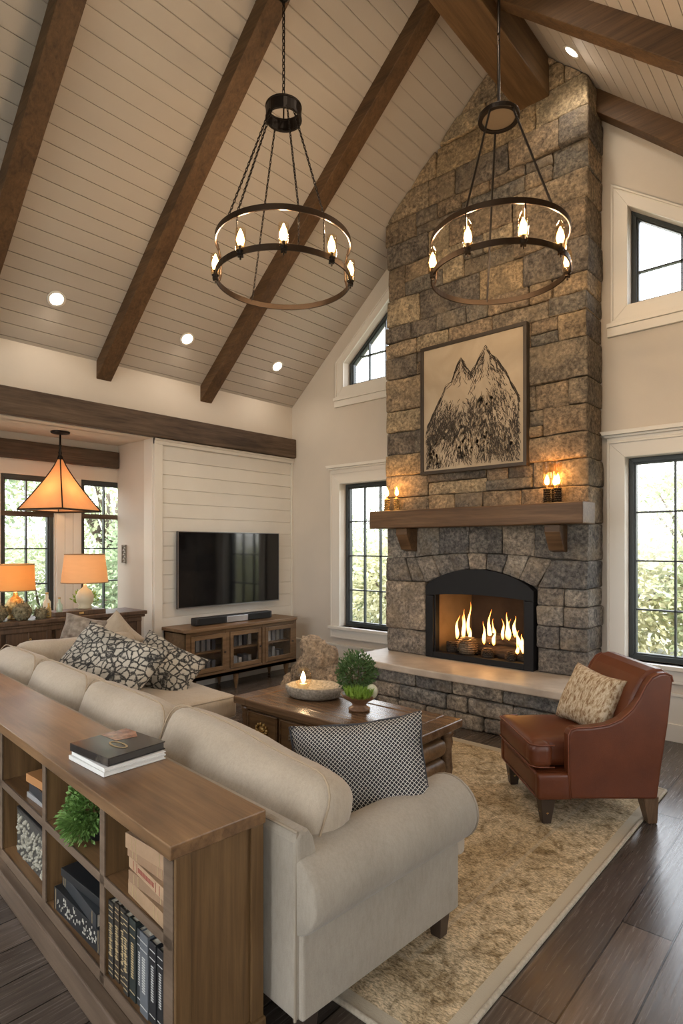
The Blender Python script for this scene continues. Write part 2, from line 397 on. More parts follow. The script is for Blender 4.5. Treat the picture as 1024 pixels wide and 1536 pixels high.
def wall_mesh(lo, hi, zb, zt, holes, breaks=()):
    """strips of a wall in (s,z); holes = (s0,s1,zb,ztfn)"""
    bs = sorted(set([lo, hi] + [h[0] for h in holes] + [h[1] for h in holes] + [b for b in breaks if lo < b < hi]))
    quads = []
    for a, b in zip(bs, bs[1:]):
        e = 1e-6; hs = sorted([h for h in holes if h[0] <= a+e and h[1] >= b-e], key=lambda h: h[2])
        cur = (zb, zb)
        for h in hs:
            if h[2] > cur[0]+1e-5: quads.append([(a, cur[0]), (b, cur[1]), (b, h[2]), (a, h[2])])
            cur = (h[3](a), h[3](b))
        quads.append([(a, cur[0]), (b, cur[1]), (b, zt(b-e)), (a, zt(a+e))])
    return quads
def wall(name, axis, pos, back, lo, hi, zb, zt, holes, mat, breaks=()):
    mb = MB(); 
    def P(q, d): return (q[0], d, q[1]) if axis == 'y' else (d, q[0], q[1])
    for qd in wall_mesh(lo, hi, zb, zt, holes, breaks):
        for d in (pos, back): mb.add([P(q, d) for q in qd], [(0,1,2,3)])
    for s0, s1, b, t in holes:      # reveals
        c = [(s0, b), (s1, b), (s1, t(s1)), (s0, t(s0))]
        for i in range(4): mb.add([P(c[i], pos), P(c[(i+1) % 4], pos), P(c[(i+1) % 4], back), P(c[i], back)], [(0,1,2,3)])
    for s_ in (lo, hi): mb.add([P((s_, zb), pos), P((s_, zb), back), P((s_, zt(s_)), back), P((s_, zt(s_)), pos)], [(0,1,2,3)])
    o = mb.build(name, mat); tag(o, kind='structure'); return o

# ------------------------------------------------------------------ shell
K = lambda z: (lambda s: z)
zUL = lambda x: 3.79 + .85*(x+4.60)         # sloped head of upper left window
zUR = lambda x: 4.37 - .72*(x+1.46)
gable_holes = [(-3.25, -2.15, .42, K(1.45)), (-4.72, -3.94, .60, K(2.30)), (-1.52, -.52, .60, K(2.30)), (-4.66, -3.6, 3.45, zUL), (-1.50, -.75, 3.57, zUR)]
wall('wall_back', 'y', YG, YG+.22, XL, XR, 0, ztop, gable_holes, M['wall'], (RX,))
# left wall: header above the nook opening and wall behind the boarded panel
left_holes = [(NY0, NY1, 0, K(NZ))]
wall('wall_left', 'x', XL, XL-.16, YF, YG+.22, 0, K(EAVE), left_holes, M['wall'])
wall('wall_right', 'x', XR, XR+.2, YF, YG+.22, 0, K(zr(XR)), [(-1.9, -.2, .4, K(2.3)), (2.3, 3.3, .6, K(2.3))], M['wall'])
wall('wall_front', 'y', YF, YF-.2, XL, XR, 0, ztop, [(-4.9, -2.9, .1, K(2.5)), (-2.4, -.4, .1, K(2.5)), (-3.6, -1.0, 3.0, K(4.3))], M['wall'], (RX,))
# nook walls
wall('wall_nook', 'x', NX, NX-.2, NY0, NY1+.3, 0, K(2.9), [(.0, .62, .62, K(2.27)), (1.0, 1.75, .62, K(2.27)), (2.11, 2.62, .62, K(2.27)), (2.90, 3.46, .62, K(2.27))], M['wall'])
tag(MB().box(NX, XL-.02, NY0-.2, NY0, 0, 2.9).build('wall_nook_side', M['wall']), kind='structure')
tag(MB().box(NX, XL-.16, NY1, NY1+.25, 0, 2.9).build('wall_nook_end', M['wall']), kind='structure')
tag(MB().box(NX-.2, XL-.14, NY0-.2, NY1+.25, NZ, NZ+.1).build('ceiling_nook', M['wall']), kind='structure')
tag(MB().box(NX-.3, XR+.3, YF-.3, YG+.3, -.1, 0).build('floor', M['floor']), kind='structure')

def ceiling(name, x0, x1, fz, off=.0):
    """boards running front to back with V grooves, real geometry"""
    sl = (fz(x1)-fz(x0))/(x1-x0); L = sqrt((x1-x0)**2+(fz(x1)-fz(x0))**2); n = int(L/.122); ux = (x1-x0)/L; uz = (fz(x1)-fz(x0))/L
    nx, nz_ = -uz, ux
    if nz_ < 0: nx, nz_ = -nx, -nz_
    prof = []; w = L/n; g = .0035
    for i in range(n):
        for d, e in ((g, 0), (w-g, 0), (w-g, .012), (w, .012)) if i < n-1 else ((g, 0), (w, 0)):
            t = i*w + d; prof.append((x0+ux*t+nx*e, fz(x0)+uz*t+nz_*e))
        if i < n-1: t = (i+1)*w+g; prof.append((x0+ux*t+nx*.012, fz(x0)+uz*t+nz_*.012))
    y0, y1 = YF, YG+.2; mb = MB(); N = len(prof)
    mb.add([(p[0], y0, p[1]) for p in prof] + [(p[0], y1, p[1]) for p in prof], [(i, i+1, i+1+N, i+N) for i in range(N-1)])
    th = .14
    a, b = (x0, fz(x0)+.03), (x1, fz(x1)+.03)
    mb.add([(a[0], y0, a[1]), (b[0], y0, b[1]), (b[0], y1, b[1]), (a[0], y1, a[1]), (a[0], y0, a[1]+th), (b[0], y0, b[1]+th), (b[0], y1, b[1]+th), (a[0], y1, a[1]+th)], [(0,1,2,3),(4,5,6,7),(0,1,5,4),(1,2,6,5),(2,3,7,6),(3,0,4,7)])
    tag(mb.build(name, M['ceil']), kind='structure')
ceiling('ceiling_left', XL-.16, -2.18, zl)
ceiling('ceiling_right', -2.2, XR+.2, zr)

# shiplap panel behind the television
mb = MB(); bh = .151; z = .20
while z < 2.62:
    z1 = min(z+bh-.009, 2.63); mb.box(XL, XL+.016, NY1+.09, YG, z, z1); z += bh
mb.box(XL, XL+.005, NY1+.09, YG, .2, 2.66)
tag(mb.build('trim_1', M['ship'], bevel=.0015), 'white horizontal board panelling behind the television', kind='structure')
mb = MB().box(XL-.005, XL+.03, NY1, NY1+.095, 0, 2.68).box(XL, XL+.035, NY1, YG, 2.62, 2.68).box(XL, XL+.045, NY1, YG, 2.655, 2.68).box(XL, XL+.026, YG-.035, YG, .2, 2.63)
tag(mb.build('trim_2', M['trim'], bevel=.003), kind='structure')
tag(MB().box(XL, XL+.02, NY1, YG, 0, .20).box(XL, XL+.028, NY1, YG, .2, .215).build('baseboard_left', M['trim'], bevel=.003), kind='structure')
# corner casing of the nook end wall and boards on its face
mb = MB().box(XL-.16, XL-.0, NY1-.012, NY1, 0, NZ)
tag(mb.build('trim_3', M['trim'], bevel=.002), kind='structure')
# back wall base panelling
for nm, a, b in (('baseboard_back', XL+.03, CX0+.05), ('baseboard_back_right', CX1-.03, XR)):
    tag(MB().box(a, b, YG-.022, YG, 0, .36).box(a, b, YG-.034, YG, .36, .385).box(a, b, YG-.034, YG, 0, .14).build(nm, M['trim'], bevel=.003), kind='structure')

# ------------------------------------------------------------------ windows
def window(name, axis, pos, lo, hi, zb, zt, cols, rows, casing=.1, sill=True, crown=False, dirn=1, label=None, rail=None, depth=.12, wide=None):
    """axis 'y': wall plane y=pos, outside is +y*dirn.  zt is a function of s"""
    root = structure(name, label)
    def P(s, d, z): return (s, pos+d*dirn, z) if axis == 'y' else (pos+d*dirn, s, z)
    def slab(mb, poly, d0, d1):
        n = len(poly); mb.add([P(p[0], d0, p[1]) for p in poly]+[P(p[0], d1, p[1]) for p in poly],
            [tuple(range(n)), tuple(range(2*n-1,n-1,-1))]+[(i,i+n,(i+1) % n+n,(i+1) % n) for i in range(n)])
    def frame(mb, o_, w, d0, d1):
        """band of width w outside the opening grown by o_ (negative = inside)"""
        def quad(g):
            return [(lo-g, zb-g), (hi+g, zb-g), (hi+g, zt(hi+g)+g*1.0), (lo-g, zt(lo-g)+g*1.0)]
        A, B = quad(o_), quad(o_+w)
        for i in range(4): slab(mb, [A[i], A[(i+1) % 4], B[(i+1) % 4], B[i]], d0, d1)
    f = MB(); frame(f, -.040, .040, depth-.03, depth+.05); frame(f, -.054, .016, depth-.015, depth+.04)
    f.build('window_frame', M['winframe'], root, bevel=.003)
    g = MB(); m = .014
    lo2, hi2, zb2 = lo+.04, hi-.04, zb+.04
    for i in range(1, cols):
        s = lo2+(hi2-lo2)*i/cols; slab(g, [(s-m/2, zb2), (s+m/2, zb2), (s+m/2, zt(s+m/2)-.05), (s-m/2, zt(s-m/2)-.05)], depth-.01, depth+.03)
    for z in rows:
        # clip a horizontal bar against the sloped head
        a, b = lo2, hi2
        while zt(a)-.05 < z+.01 and a < b: a += .01
        while zt(b)-.05 < z+.01 and b > a: b -= .01
        slab(g, [(a, z-m/2), (b, z-m/2), (b, z+m/2), (a, z+m/2)], depth-.01, depth+.03)
    g.build('glazing_bars', M['winframe'], root, bevel=.002)
    p = MB(); slab(p, [(lo+.04, zb+.04), (hi-.04, zb+.04), (hi-.04, zt(hi)-.04), (lo+.04, zt(lo)-.04)], depth+.008, depth+.014)
    p.build('window_pane', M['glass'], root)
    if casing:
        c = MB(); frame(c, 0, casing, -.022, 0); frame(c, casing-.018, .018, -.034, 0)
        c.build('window_casing', M['trim'], root, bevel=.003)
    if sill:
        s = MB(); e = casing+.02
        slab(s, [(lo-e, zb-.035), (hi+e, zb-.035), (hi+e, zb), (lo-e, zb)], -.06, .09)
        slab(s, [(lo-e+.02, zb-.13), (hi+e-.02, zb-.13), (hi+e-.02, zb-.035), (lo-e+.02, zb-.035)], -.03, 0)
        s.build('window_sill', M['trim'], root, bevel=.004)
    if crown:
        s = MB(); e = casing; t = zt(lo)+casing
        slab(s, [(lo-e, t), (hi+e, t), (hi+e, t+.05), (lo-e, t+.05)], -.03, 0)
        slab(s, [(lo-e-.03, t+.05), (hi+e+.03, t+.05), (hi+e+.05, t+.085), (lo-e-.05, t+.085)], -.07, 0)
        slab(s, [(lo-e-.015, t+.03), (hi+e+.015, t+.03), (hi+e+.03, t+.05), (lo-e-.03, t+.05)], -.05, 0)
        s.build('window_crown', M['trim'], root, bevel=.004)
    if rail:
        s = MB(); slab(s, [(lo, rail-.025), (hi, rail-.025), (hi, rail+.025), (lo, rail+.025)], .02, .08); s.build('wood_rail', M['wallbeam'], root)
    return root
window('window_1', 'y', YG, -4.72, -3.94, .60, K(2.30), 3, (1.03, 1.44, 1.85), .14, crown=True, label='tall dark-framed window left of the chimney')
window('window_2', 'y', YG, -1.52, -.52, .60, K(2.30), 3, (1.02, 1.43, 1.84), .14, crown=True, label='tall dark-framed window behind the leather armchair')
window('window_3', 'y', YG, -4.66, -3.6, 3.45, zUL, 4, (3.80,), .12, sill=False, label='upper sloped window left of the chimney')
window('window_4', 'y', YG, -1.50, -.75, 3.57, zUR, 2, (3.87,), .13, sill=False, label='upper sloped window right of the chimney')
for o, a, b, z in (('trim_4', -4.80, -3.74, 3.33), ('trim_5', -1.66, -.6, 3.44)):
    tag(MB().box(a, b, YG-.05, YG, z-.035, z+.0).box(a, b, YG-.03, YG, z-.11, z-.035).build(o, M['trim'], bevel=.003), kind='structure')
for i, (a, b, n) in enumerate(((.0,.62,2), (1.0,1.75,3), (2.11,2.62,2), (2.90,3.46,2))):
    window('window_%d' % (5+i), 'x', NX, a, b, .62, K(2.27), n, (1.17, 1.53), .0, sill=False, dirn=-1, rail=1.88, depth=.06)
for i, (ax, pos, a, b, z0, z1, d) in enumerate((('x', XR, -1.9, -.2, .4, 2.3, 1), ('x', XR, 2.3, 3.3, .6, 2.3, 1), ('y', YF, -4.9, -2.9, .1, 2.5, -1), ('y', YF, -2.4, -.4, .1, 2.5, -1), ('y', YF, -3.6, -1.0, 3.0, 4.3, -1))):
    window('window_%d' % (9+i), ax, pos, a, b, z0, K(z1), 3, (z0+(z1-z0)/3, z0+(z1-z0)*2/3), .1, dirn=d)
# boards on the pier between the nook windows
mb = MB()
for k in range(3): mb.box(NX, NX+.014, 2.635+k*.086, 2.635+k*.086+.083, .1, 2.27)
tag(mb.build('trim_6', M['ship'], bevel=.002), kind='structure')

# ------------------------------------------------------------------ timbers
def rafter_mb(side, y, w=.15, d=.17, ext=0):
    mb = MB()
    if side == 'l': x0, x1, fz = XL-.02, -2.2, zl
    else: x0, x1, fz = -2.05, XR+.02, zr
    n = 24; vs = []
    # local: origin at ridge end; build with small hand-hewn wobble
    for i in range(n+1):
        x = x0+(x1-x0)*i/n; z = fz(x)
        for (yy, zz) in ((-w/2, .0), (w/2, .0), (w/2, -d), (-w/2, -d)):
            o = noise.noise(Vector((x*1.7, yy*9+y*3, zz*9)))*.007
            vs.append((x, y+yy+o, z+zz+(o if zz else .012)))
    fs = [(i*4+k, i*4+(k+1) % 4, i*4+4+(k+1) % 4, i*4+4+k) for i in range(n) for k in range(4)] + [(3,2,1,0), (n*4, n*4+1, n*4+2, n*4+3)]
    mb.add(vs, fs); return mb
for y, lab in ((3.97, 'left rafter nearest the stone chimney, third from the left'), (2.78, 'middle left rafter, the one the chain chandelier hangs beneath'), (1.60, 'leftmost dark rafter, knotty, cut by the frame edge'), (.42, 'left rafter above the viewer, out of frame')):
    tag(rafter_mb('l', y).build('ceiling_rafter', M['rafter'], bevel=.006), 'dark brown timber: ' + lab, 'beam')
for y, lab in ((5.21, 'short right rafter against the gable wall beside the chimney top'), (3.97, 'right rafter crossing the top right corner in front of the spotlight'), (2.78, 'right rafter above the viewer, out of frame'), (1.60, 'second right rafter above the viewer')):
    tag(rafter_mb('r', y, .15, .20).build('ceiling_rafter', M['rafter'], bevel=.006), 'dark brown timber: ' + lab, 'beam')
tag(MB().box(-2.30, -2.02, YF+.01, YC-.02, 5.37, 6.3).build('ridge_beam', M['ridge'], bevel=.008), 'heavy honey brown ridge beam running into the top of the chimney', 'beam')
tag(MB().box(XL-.0, XL+.09, YF+.02, YG-.01, 2.685, 2.92).build('wall_beam', M['wallbeam'], bevel=.008), 'long weathered brown beam over the nook opening and television wall', 'beam')
tag(MB().box(NX, NX+.06, NY0+.01, NY1-.015, 2.42, 2.60).build('nook_beam', M['wallbeam'], bevel=.006), 'short weathered beam above the nook windows', 'beam')
# ------------------------------------------------------------------ stone fireplace
fp = thing('stone_fireplace', 'full-height fieldstone chimney and fireplace with raised hearth and wooden mantel', 'fireplace', (0,0,0))
FX0, FX1, FZ0, FZS = -3.25, -2.15, .475, 1.165      # firebox opening
def arch(x):       # opening top
    u = (x-(FX0+FX1)/2)/((FX1-FX0)/2); return FZS + .175*(1-u*u)**.8 if abs(u) < 1 else FZS
# core
mb = MB(); e = .055
def core_box(x0, x1, z0, z1):
    mb.box(x0, x1, YC+e, YG, z0, z1)
core_box(CX0+e, FX0-.0, 0, 5.0); core_box(FX1+.0, CX1-e, 0, 5.0); core_box(FX0, FX1, 1.36, 5.0)
mb.prism([(CX0+e, 4.9), (CX1-e, 4.9), (CX1-e, zr(CX1-e)-.01), (-2.30, zl(-2.30)-.2), (CX0+e, zl(CX0+e)-.01)], YC+e, YG, 'y')
n = 16
for i in range(n):
    a = FX0+(FX1-FX0)*i/n; b = FX0+(FX1-FX0)*(i+1)/n
    mb.prism([(a, arch(a)), (b, arch(b)), (b, 1.38), (a, 1.38)], YC+e, YC+.12, 'y')
mb.build('chimney_core', M['mortar'], fp)
rs = random.Random(21)
def stone(mb, quad, front=0.0, y1=None, nz=.009):
    """stone from 4 corners (x,z), its face at YC - front"""
    xs = [p[0] for p in quad]; zs = [p[1] for p in quad]
    w = max(xs)-min(xs); h = max(zs)-min(zs)
    y0 = YC-front; y1 = y1 or YC+.10; g = .0015
    cx, cz = sum(xs)/4, sum(zs)/4
    q = [(x+(g if x < cx else -g), z+(g if z < cz else -g)) for x, z in quad]
    mb.rbox(((min(xs)+max(xs))/2, (y0+y1)/2, cz), (w, y1-y0, h), r=min(.017, h*.25, w*.25), n=max(2, int(max(w, h)/.045)), nz=nz, nsc=5, quad=q, puff=(0,.010,0))
def coursed(mb, x0, x1, z0, z1, hr=(.13,.25), wr=(.17,.46), left_end=False, right_end=False, warp=.012, ycorner=None):
    z = z0; row = 0
    hs = []
    while z < z1-1e-4:
        h = rs.uniform(*hr)
        if z1-z-h < hr[0]*.8: h = z1-z
        hs.append((z, z+h)); z += h
    for (a, b) in hs:
        x = x0; xs = [x0]
        while x < x1-1e-4:
            w = rs.uniform(*wr)*(1.15 if b-a > .2 else .95)
            if x1-x-w < wr[0]*.8: w = x1-x
            x += w; xs.append(x)
        for i in range(len(xs)-1):
            l, r = xs[i], xs[i+1]
            first, last = i == 0 and left_end, i == len(xs)-2 and right_end
            j = lambda: rs.uniform(-warp, warp)
            def q(l, r, a_, b_): return [(l+(0 if first else .0), a_), (r, a_), (r, b_), (l, b_)]
            fr = rs.uniform(.0, .035)
            if first or last:
                o = rs.uniform(0, .035)
                if first: l -= o
                if last: r += rs.uniform(0, .02)
                stone(mb, q(l, r, a, b), fr, YG-.005)
            else:
                t = rs.random()
                if b-a > .19 and t < .28:      # split into two courses
                    m_ = a+(b-a)*rs.uniform(.38, .62)
                    stone(mb, q(l, r, a, m_), fr); 
                    if r-l > .34 and rs.random() < .6:
                        xm = l+(r-l)*rs.uniform(.35, .65); stone(mb, q(l, xm, m_, b), rs.uniform(0,.03)); stone(mb, q(xm, r, m_, b), rs.uniform(0,.03))
                    else: stone(mb, q(l, r, m_, b), rs.uniform(0,.03))
                else:
                    d = rs.uniform(-.018, .018)
                    stone(mb, [(l, a), (r, a), (r+d*0, b), (l, b)], fr)
low = MB()
coursed(low, CX0, FX0-.02, .47, 1.20, (.22,.36), (.18,.5), left_end=True)
coursed(low, FX1+.02, CX1, .47, 1.20, (.17,.26), (.17,.32), right_end=True)
# voussoir stones over the arch
ac = (FX0+FX1)/2; nv = 7
def outer(t):
    x = CX0+.42+(CX1-.22-CX0-.42)*t; return (x, 1.50+.0*t)
lowx = [FX0-.02+(FX1-FX0+.04)*i/nv for i in range(nv+1)]
upx = [ac+(x-ac)*1.22 for x in lowx]
zup = lambda x: 1.44+.05*(1-((x-ac)/.7)**2)
for i in range(nv):
    stone(low, [(lowx[i], max(1.20, arch(lowx[i])+.0) if 0 < i else 1.20), (lowx[i+1], max(1.20, arch(lowx[i+1]))), (upx[i+1], zup(upx[i+1])), (upx[i], zup(upx[i]))], rs.uniform(.0,.03))
stone(low, [(CX0-.02, 1.20), (CX0+.30, 1.20), (CX0+.22, 1.44), (CX0-.02, 1.44)], .02, YG-.005)
stone(low, [(CX0+.30, 1.20), (lowx[0], 1.20), (upx[0], zup(upx[0])), (CX0+.22, 1.44)], .01)
stone(low, [(lowx[-1], 1.20), (CX1+.01, 1.20), (CX1+.01, 1.43), (upx[-1], zup(upx[-1]))], .02, YG-.005)
xx = [CX0-.01, CX0+.34, CX0+.62, CX0+.95, CX0+1.28, CX0+1.58, CX1+.01]
tt = [1.44, 1.44, 1.475, 1.49, 1.485, 1.46, 1.43]
for i in range(6):
    stone(low, [(xx[i], tt[i]), (xx[i+1], tt[i+1]), (xx[i+1], 1.745), (xx[i], 1.745)], rs.uniform(0,.02), YG-.005 if i in (0,5) else None)
def clip_roof(o):
    me = o.data; bm = bmesh.new(); bm.from_mesh(me)
    for (p, n) in (((XL, 0, EAVE-.012), Vector((-SL, 0, 1)).normalized()), ((-1.81, 0, 5.5-.012), Vector((SR, 0, 1)).normalized())):
        # only clip the half each slope covers
        geom = [f for f in bm.faces if (f.calc_center_median().x < RX+.05) == (n.x < 0)]
        gs = set(geom); es = set(e for f in geom for e in f.edges); vs = set(v for f in geom for v in f.verts)
        bmesh.ops.bisect_plane(bm, geom=list(vs)+list(es)+geom, dist=1e-5, plane_co=p, plane_no=n, clear_outer=True)
    bm.to_mesh(me); bm.free()
low.build('lower_stonework', M['stoneGrey'], fp, smooth=True)
up = MB()
coursed(up, CX0, CX1, 1.745, 6.05, (.15,.33), (.18,.60), True, True)
u = up.build('upper_stonework', M['stoneWarm'], fp, smooth=True); clip_roof(u)
# hearth
HX0, HX1, HY = -3.86, -1.58, 4.37
mb = MB(); mb.prism([(HX0, YG-.03), (HX0, HY+.08), (HX0+.08, HY+.03), (-3.0, HY+.0), (HX1-.05, HY-.0), (HX1, HY+.04), (HX1, YG-.03)], .405, .47, 'z')
mb.build('hearth_slab', M['slab'], fp, bevel=.012, bseg=3)
mb = MB().box(HX0+.12, HX1-.12, HY+.18, YC, 0, .405); mb.build('hearth_core', M['mortar'], fp)
hb = MB()
z = 0
for (a, b) in ((.0,.13), (.13,.27), (.27,.405)):
    x = HX0+.04
    while x < HX1-.05:
        w = rs.uniform(.2, .55)
        if HX1-.04-x-w < .18: w = HX1-.04-x
        o = rs.uniform(.0,.03)
        hb.rbox((x+w/2, HY+.19, (a+b)/2), (w-.006, .18+o, b-a-.006), r=.024, n=max(2, int(w/.05)), nz=.009, nsc=5); x += w
    for xs_ in (HX1-.12, HX0+.12):
        y = HY+.28
        while y < YC:
            w = rs.uniform(.18, .3); hb.rbox((xs_, y+w/2, (a+b)/2), (.16, w-.006, b-a-.006), r=.024, n=4, nz=.008, nsc=5); y += w
hb.build('hearth_stonework', M['stoneBase'], fp, smooth=True)
# firebox
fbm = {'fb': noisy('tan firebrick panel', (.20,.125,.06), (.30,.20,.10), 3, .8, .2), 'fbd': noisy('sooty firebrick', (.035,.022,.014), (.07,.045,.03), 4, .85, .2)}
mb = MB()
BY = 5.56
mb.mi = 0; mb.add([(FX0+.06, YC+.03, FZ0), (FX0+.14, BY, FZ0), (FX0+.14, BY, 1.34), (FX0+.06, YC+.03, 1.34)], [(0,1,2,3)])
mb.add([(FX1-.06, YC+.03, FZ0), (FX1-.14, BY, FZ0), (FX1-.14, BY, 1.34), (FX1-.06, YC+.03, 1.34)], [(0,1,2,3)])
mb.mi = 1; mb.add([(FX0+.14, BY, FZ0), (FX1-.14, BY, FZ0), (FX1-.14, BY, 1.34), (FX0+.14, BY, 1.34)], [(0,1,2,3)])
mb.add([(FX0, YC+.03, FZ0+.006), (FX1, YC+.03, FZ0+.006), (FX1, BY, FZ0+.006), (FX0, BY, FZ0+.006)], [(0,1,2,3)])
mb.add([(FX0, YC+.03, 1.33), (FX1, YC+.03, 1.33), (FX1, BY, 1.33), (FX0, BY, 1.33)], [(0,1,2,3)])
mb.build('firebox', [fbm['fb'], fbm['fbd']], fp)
MB().box(FX0-.12, FX1+.12, 5.60, 5.75, .2, 1.6).box(FX0-.12, FX0-.001, YG+.05, 5.60, .2, 1.6).box(FX1+.001, FX1+.12, YG+.05, 5.60, .2, 1.6).box(FX0-.001, FX1+.001, YG+.05, 5.60, 1.45, 1.6).box(FX0-.001, FX1+.001, YG+.05, 5.60, .2, .43).build('flue_back', M['mortar'], fp)
# steel surround: side posts, arched head, bottom sill
mb = MB(); yf, yb = YC-.045, YC+.05; n = 24
inn = 1.10
for i in range(n):
    a = FX0+(FX1-FX0)*i/n; b = FX0+(FX1-FX0)*(i+1)/n
    lo = lambda x: 1.075+.03*(1-((x-ac)/.55)**2)
    mb.prism([(a, lo(a)), (b, lo(b)), (b, arch(b)), (a, arch(a))], yf, yb, 'y')
mb.build('arched_hood', M['fireframe'], fp)
mb = MB().box(FX0, FX0+.085, yf, yb, FZ0, 1.074).box(FX1-.085, FX1, yf, yb, FZ0, 1.074).box(FX0+.085, FX1-.085, yf, yb, FZ0, FZ0+.055)
mb.box(FX0+.085, FX0+.10, yf+.02, yb, FZ0, 1.1).box(FX1-.10, FX1-.085, yf+.02, yb, FZ0, 1.1)
mb.build('steel_frame', M['fireframe'], fp, bevel=.004)
mb = MB(); n = 30
MX0, MX1 = -3.80, -1.66
for i in range(n): pass
mb.rbox(((MX0+MX1)/2, 4.845, 1.82), (MX1-MX0, .29, .175), r=.012, n=20, nz=.006, nsc=2.2)
mb.build('mantel_shelf', M['mantel'], fp, smooth=False)
for x in (-3.44, -1.93):
    mb = MB().prism([(YC+.0, 1.73), (4.76, 1.73), (4.76, 1.67), (4.85, 1.52), (YC+.0, 1.50)], x-.065, x+.065, 'x')
    mb.build('mantel_corbel', M['mantel'], fp, bevel=.006)

# fire: logs, cones, flames, each countable thing lying in the firebox
def log(c, L, r, rz, ry=0):
    mb = MB(); mb.xf = Tm(c, 0, ry, rz); n = 14; m = 14; vs = []
    for i in range(m+1):
        x = -L/2+L*i/m
        for k in range(n):
            a = 2*pi*k/n; rr = r*(1+.16*noise.noise(Vector((x*9, cos(a)*1.6, sin(a)*1.6+c[0]*4))))
            vs.append((x, rr*cos(a), rr*sin(a)))
    mb.add(vs, [(i*n+k, i*n+(k+1) % n, i*n+n+(k+1) % n, i*n+n+k) for i in range(m) for k in range(n)]+[tuple(range(n-1,-1,-1)), tuple(m*n+k for k in range(n))]); return mb
barkm = noisy('charred log bark', (.008,.006,.005), (.075,.05,.032), 14, .9, .9, stretch=(.5,3,3), bscale=40)
for nm_, c, L, r, rz, ry in (('largest charred log lying at the back of the firebox', (-2.64, 5.22, .58), .80, .078, .06, 0), ('charred log in front on the right half of the fire', (-2.42, 5.10, .56), .46, .07, -.25, 0), ('charred log on the left of the fire leaning over a cone', (-2.93, 5.16, .57), .40, .062, .45, -.1), ('thick log resting on top of the others at right', (-2.50, 5.15, .675), .38, .06, .2, .08)):
    tag(log(c, L, r, rz, ry).build('fire_log', barkm, smooth=True), nm_, 'log', 'logs in the fireplace')
def cone(c, r, h, rz, nm_, mat):
    mb = MB(); n = 13
    mb.blob(c, r*.8, 14, .05, 2, (1,1,h/r))
    for lv in range(9):
        t = (lv+.5)/9; z = -h+2*h*t; rr = r*sqrt(max(0, 1-(2*t-1)**2))*.95
        for k in range(n):
            a = 2*pi*(k+.5*(lv % 2))/n; d = Vector((cos(a), sin(a), .35)); p = Vector(c)+Vector((cos(a)*rr*.72, sin(a)*rr*.72, z)); t_ = Vector((-sin(a), cos(a), 0))*r*.2
            q = p+d*r*.36
            mb.add([p-t_, p+t_, q+t_*.7+Vector((0,0,.003)), q-t_*.7+Vector((0,0,.003)), p-t_+Vector((0,0,.012)), p+t_+Vector((0,0,.012))], [(0,1,2,3),(4,5,2,3)])
    tag(mb.build('pine_cone', mat), nm_, 'pine cone', 'pine cones in the fire')
conem = noisy('pale tipped pine cone', (.05,.035,.025), (.42,.32,.21), 60, .8, 0)
coned = noisy('dark pine cone', (.02,.015,.012), (.15,.11,.08), 60, .85, 0)
cone((-2.86, 5.03, .585), .098, .092, 0, 'large pale-tipped pine cone at the front of the fire', conem)
cone((-3.03, 5.05, .555), .065, .065, 0, 'dark pine cone at the left edge of the fire', coned)
cone((-2.63, 5.0, .545), .06, .06, 0, 'dark pine cone in the middle front of the fire', coned)
cone((-2.40, 5.0, .545), .055, .055, 0, 'dark pine cone at the right front of the fire', coned)
embers = MB()
for i in range(260):
    x = rs.uniform(FX0+.16, FX1-.16); y = rs.uniform(YC+.06, BY-.05); embers.blob((x, y, .485+rs.uniform(0,.02)), rs.uniform(.009,.02), 6, .3, 3)
tag(embers.build('ember_bed', noisy('ash and lava rock', (.01,.009,.008), (.2,.14,.09), 30, .95, .2), smooth=True), 'bed of dark ash and lava rock under the logs', 'embers', kind='stuff')
fm = bpy.data.materials.new('fire flame'); fm.use_nodes = True; nt = fm.node_tree; nt.nodes.remove(nt.nodes['Principled BSDF'])
em = nt.nodes.new('ShaderNodeEmission'); tc = nt.nodes.new('ShaderNodeTexCoord'); sp = nt.nodes.new('ShaderNodeSeparateXYZ')
nt.links.new(tc.outputs['Generated'], sp.inputs[0])
nt.links.new(ramp(nt, sp.outputs[2], [(0, (1,.30,.03)), (.35, (1,.62,.20)), (.7, (1,.42,.08)), (1, (1,.2,.02))]), em.inputs['Color']); em.inputs['Strength'].default_value = 6.5
lw = nt.nodes.new('ShaderNodeLayerWeight'); lw.inputs['Blend'].default_value = .35
tr = nt.nodes.new('ShaderNodeBsdfTransparent'); mx = nt.nodes.new('ShaderNodeMixShader')
nt.links.new(lw.outputs['Facing'], mx.inputs[0]); nt.links.new(em.outputs[0], mx.inputs[1]); nt.links.new(tr.outputs[0], mx.inputs[2]); nt.links.new(mx.outputs[0], nt.nodes['Material Output'].inputs[0])
def flame(x, y, z, h, w, lean=0):
    mb = MB(); n = 10; m = 12; vs = []; ph = rs.uniform(0, 6)
    for i in range(m+1):
        t = i/m; r = w*(sin(pi*min(1, t*1.0)**.6)*(1-t)**.55+.02*(1-t))
        ox = lean*t*t+.014*sin(t*7+ph)*t; oy = .01*sin(t*5+ph*2)*t
        for k in range(n): vs.append((x+ox+r*cos(2*pi*k/n), y+oy+r*.7*sin(2*pi*k/n), z+h*t))
    mb.add(vs, [(i*n+k, i*n+(k+1) % n, i*n+n+(k+1) % n, i*n+n+k) for i in range(m) for k in range(n)]); return mb
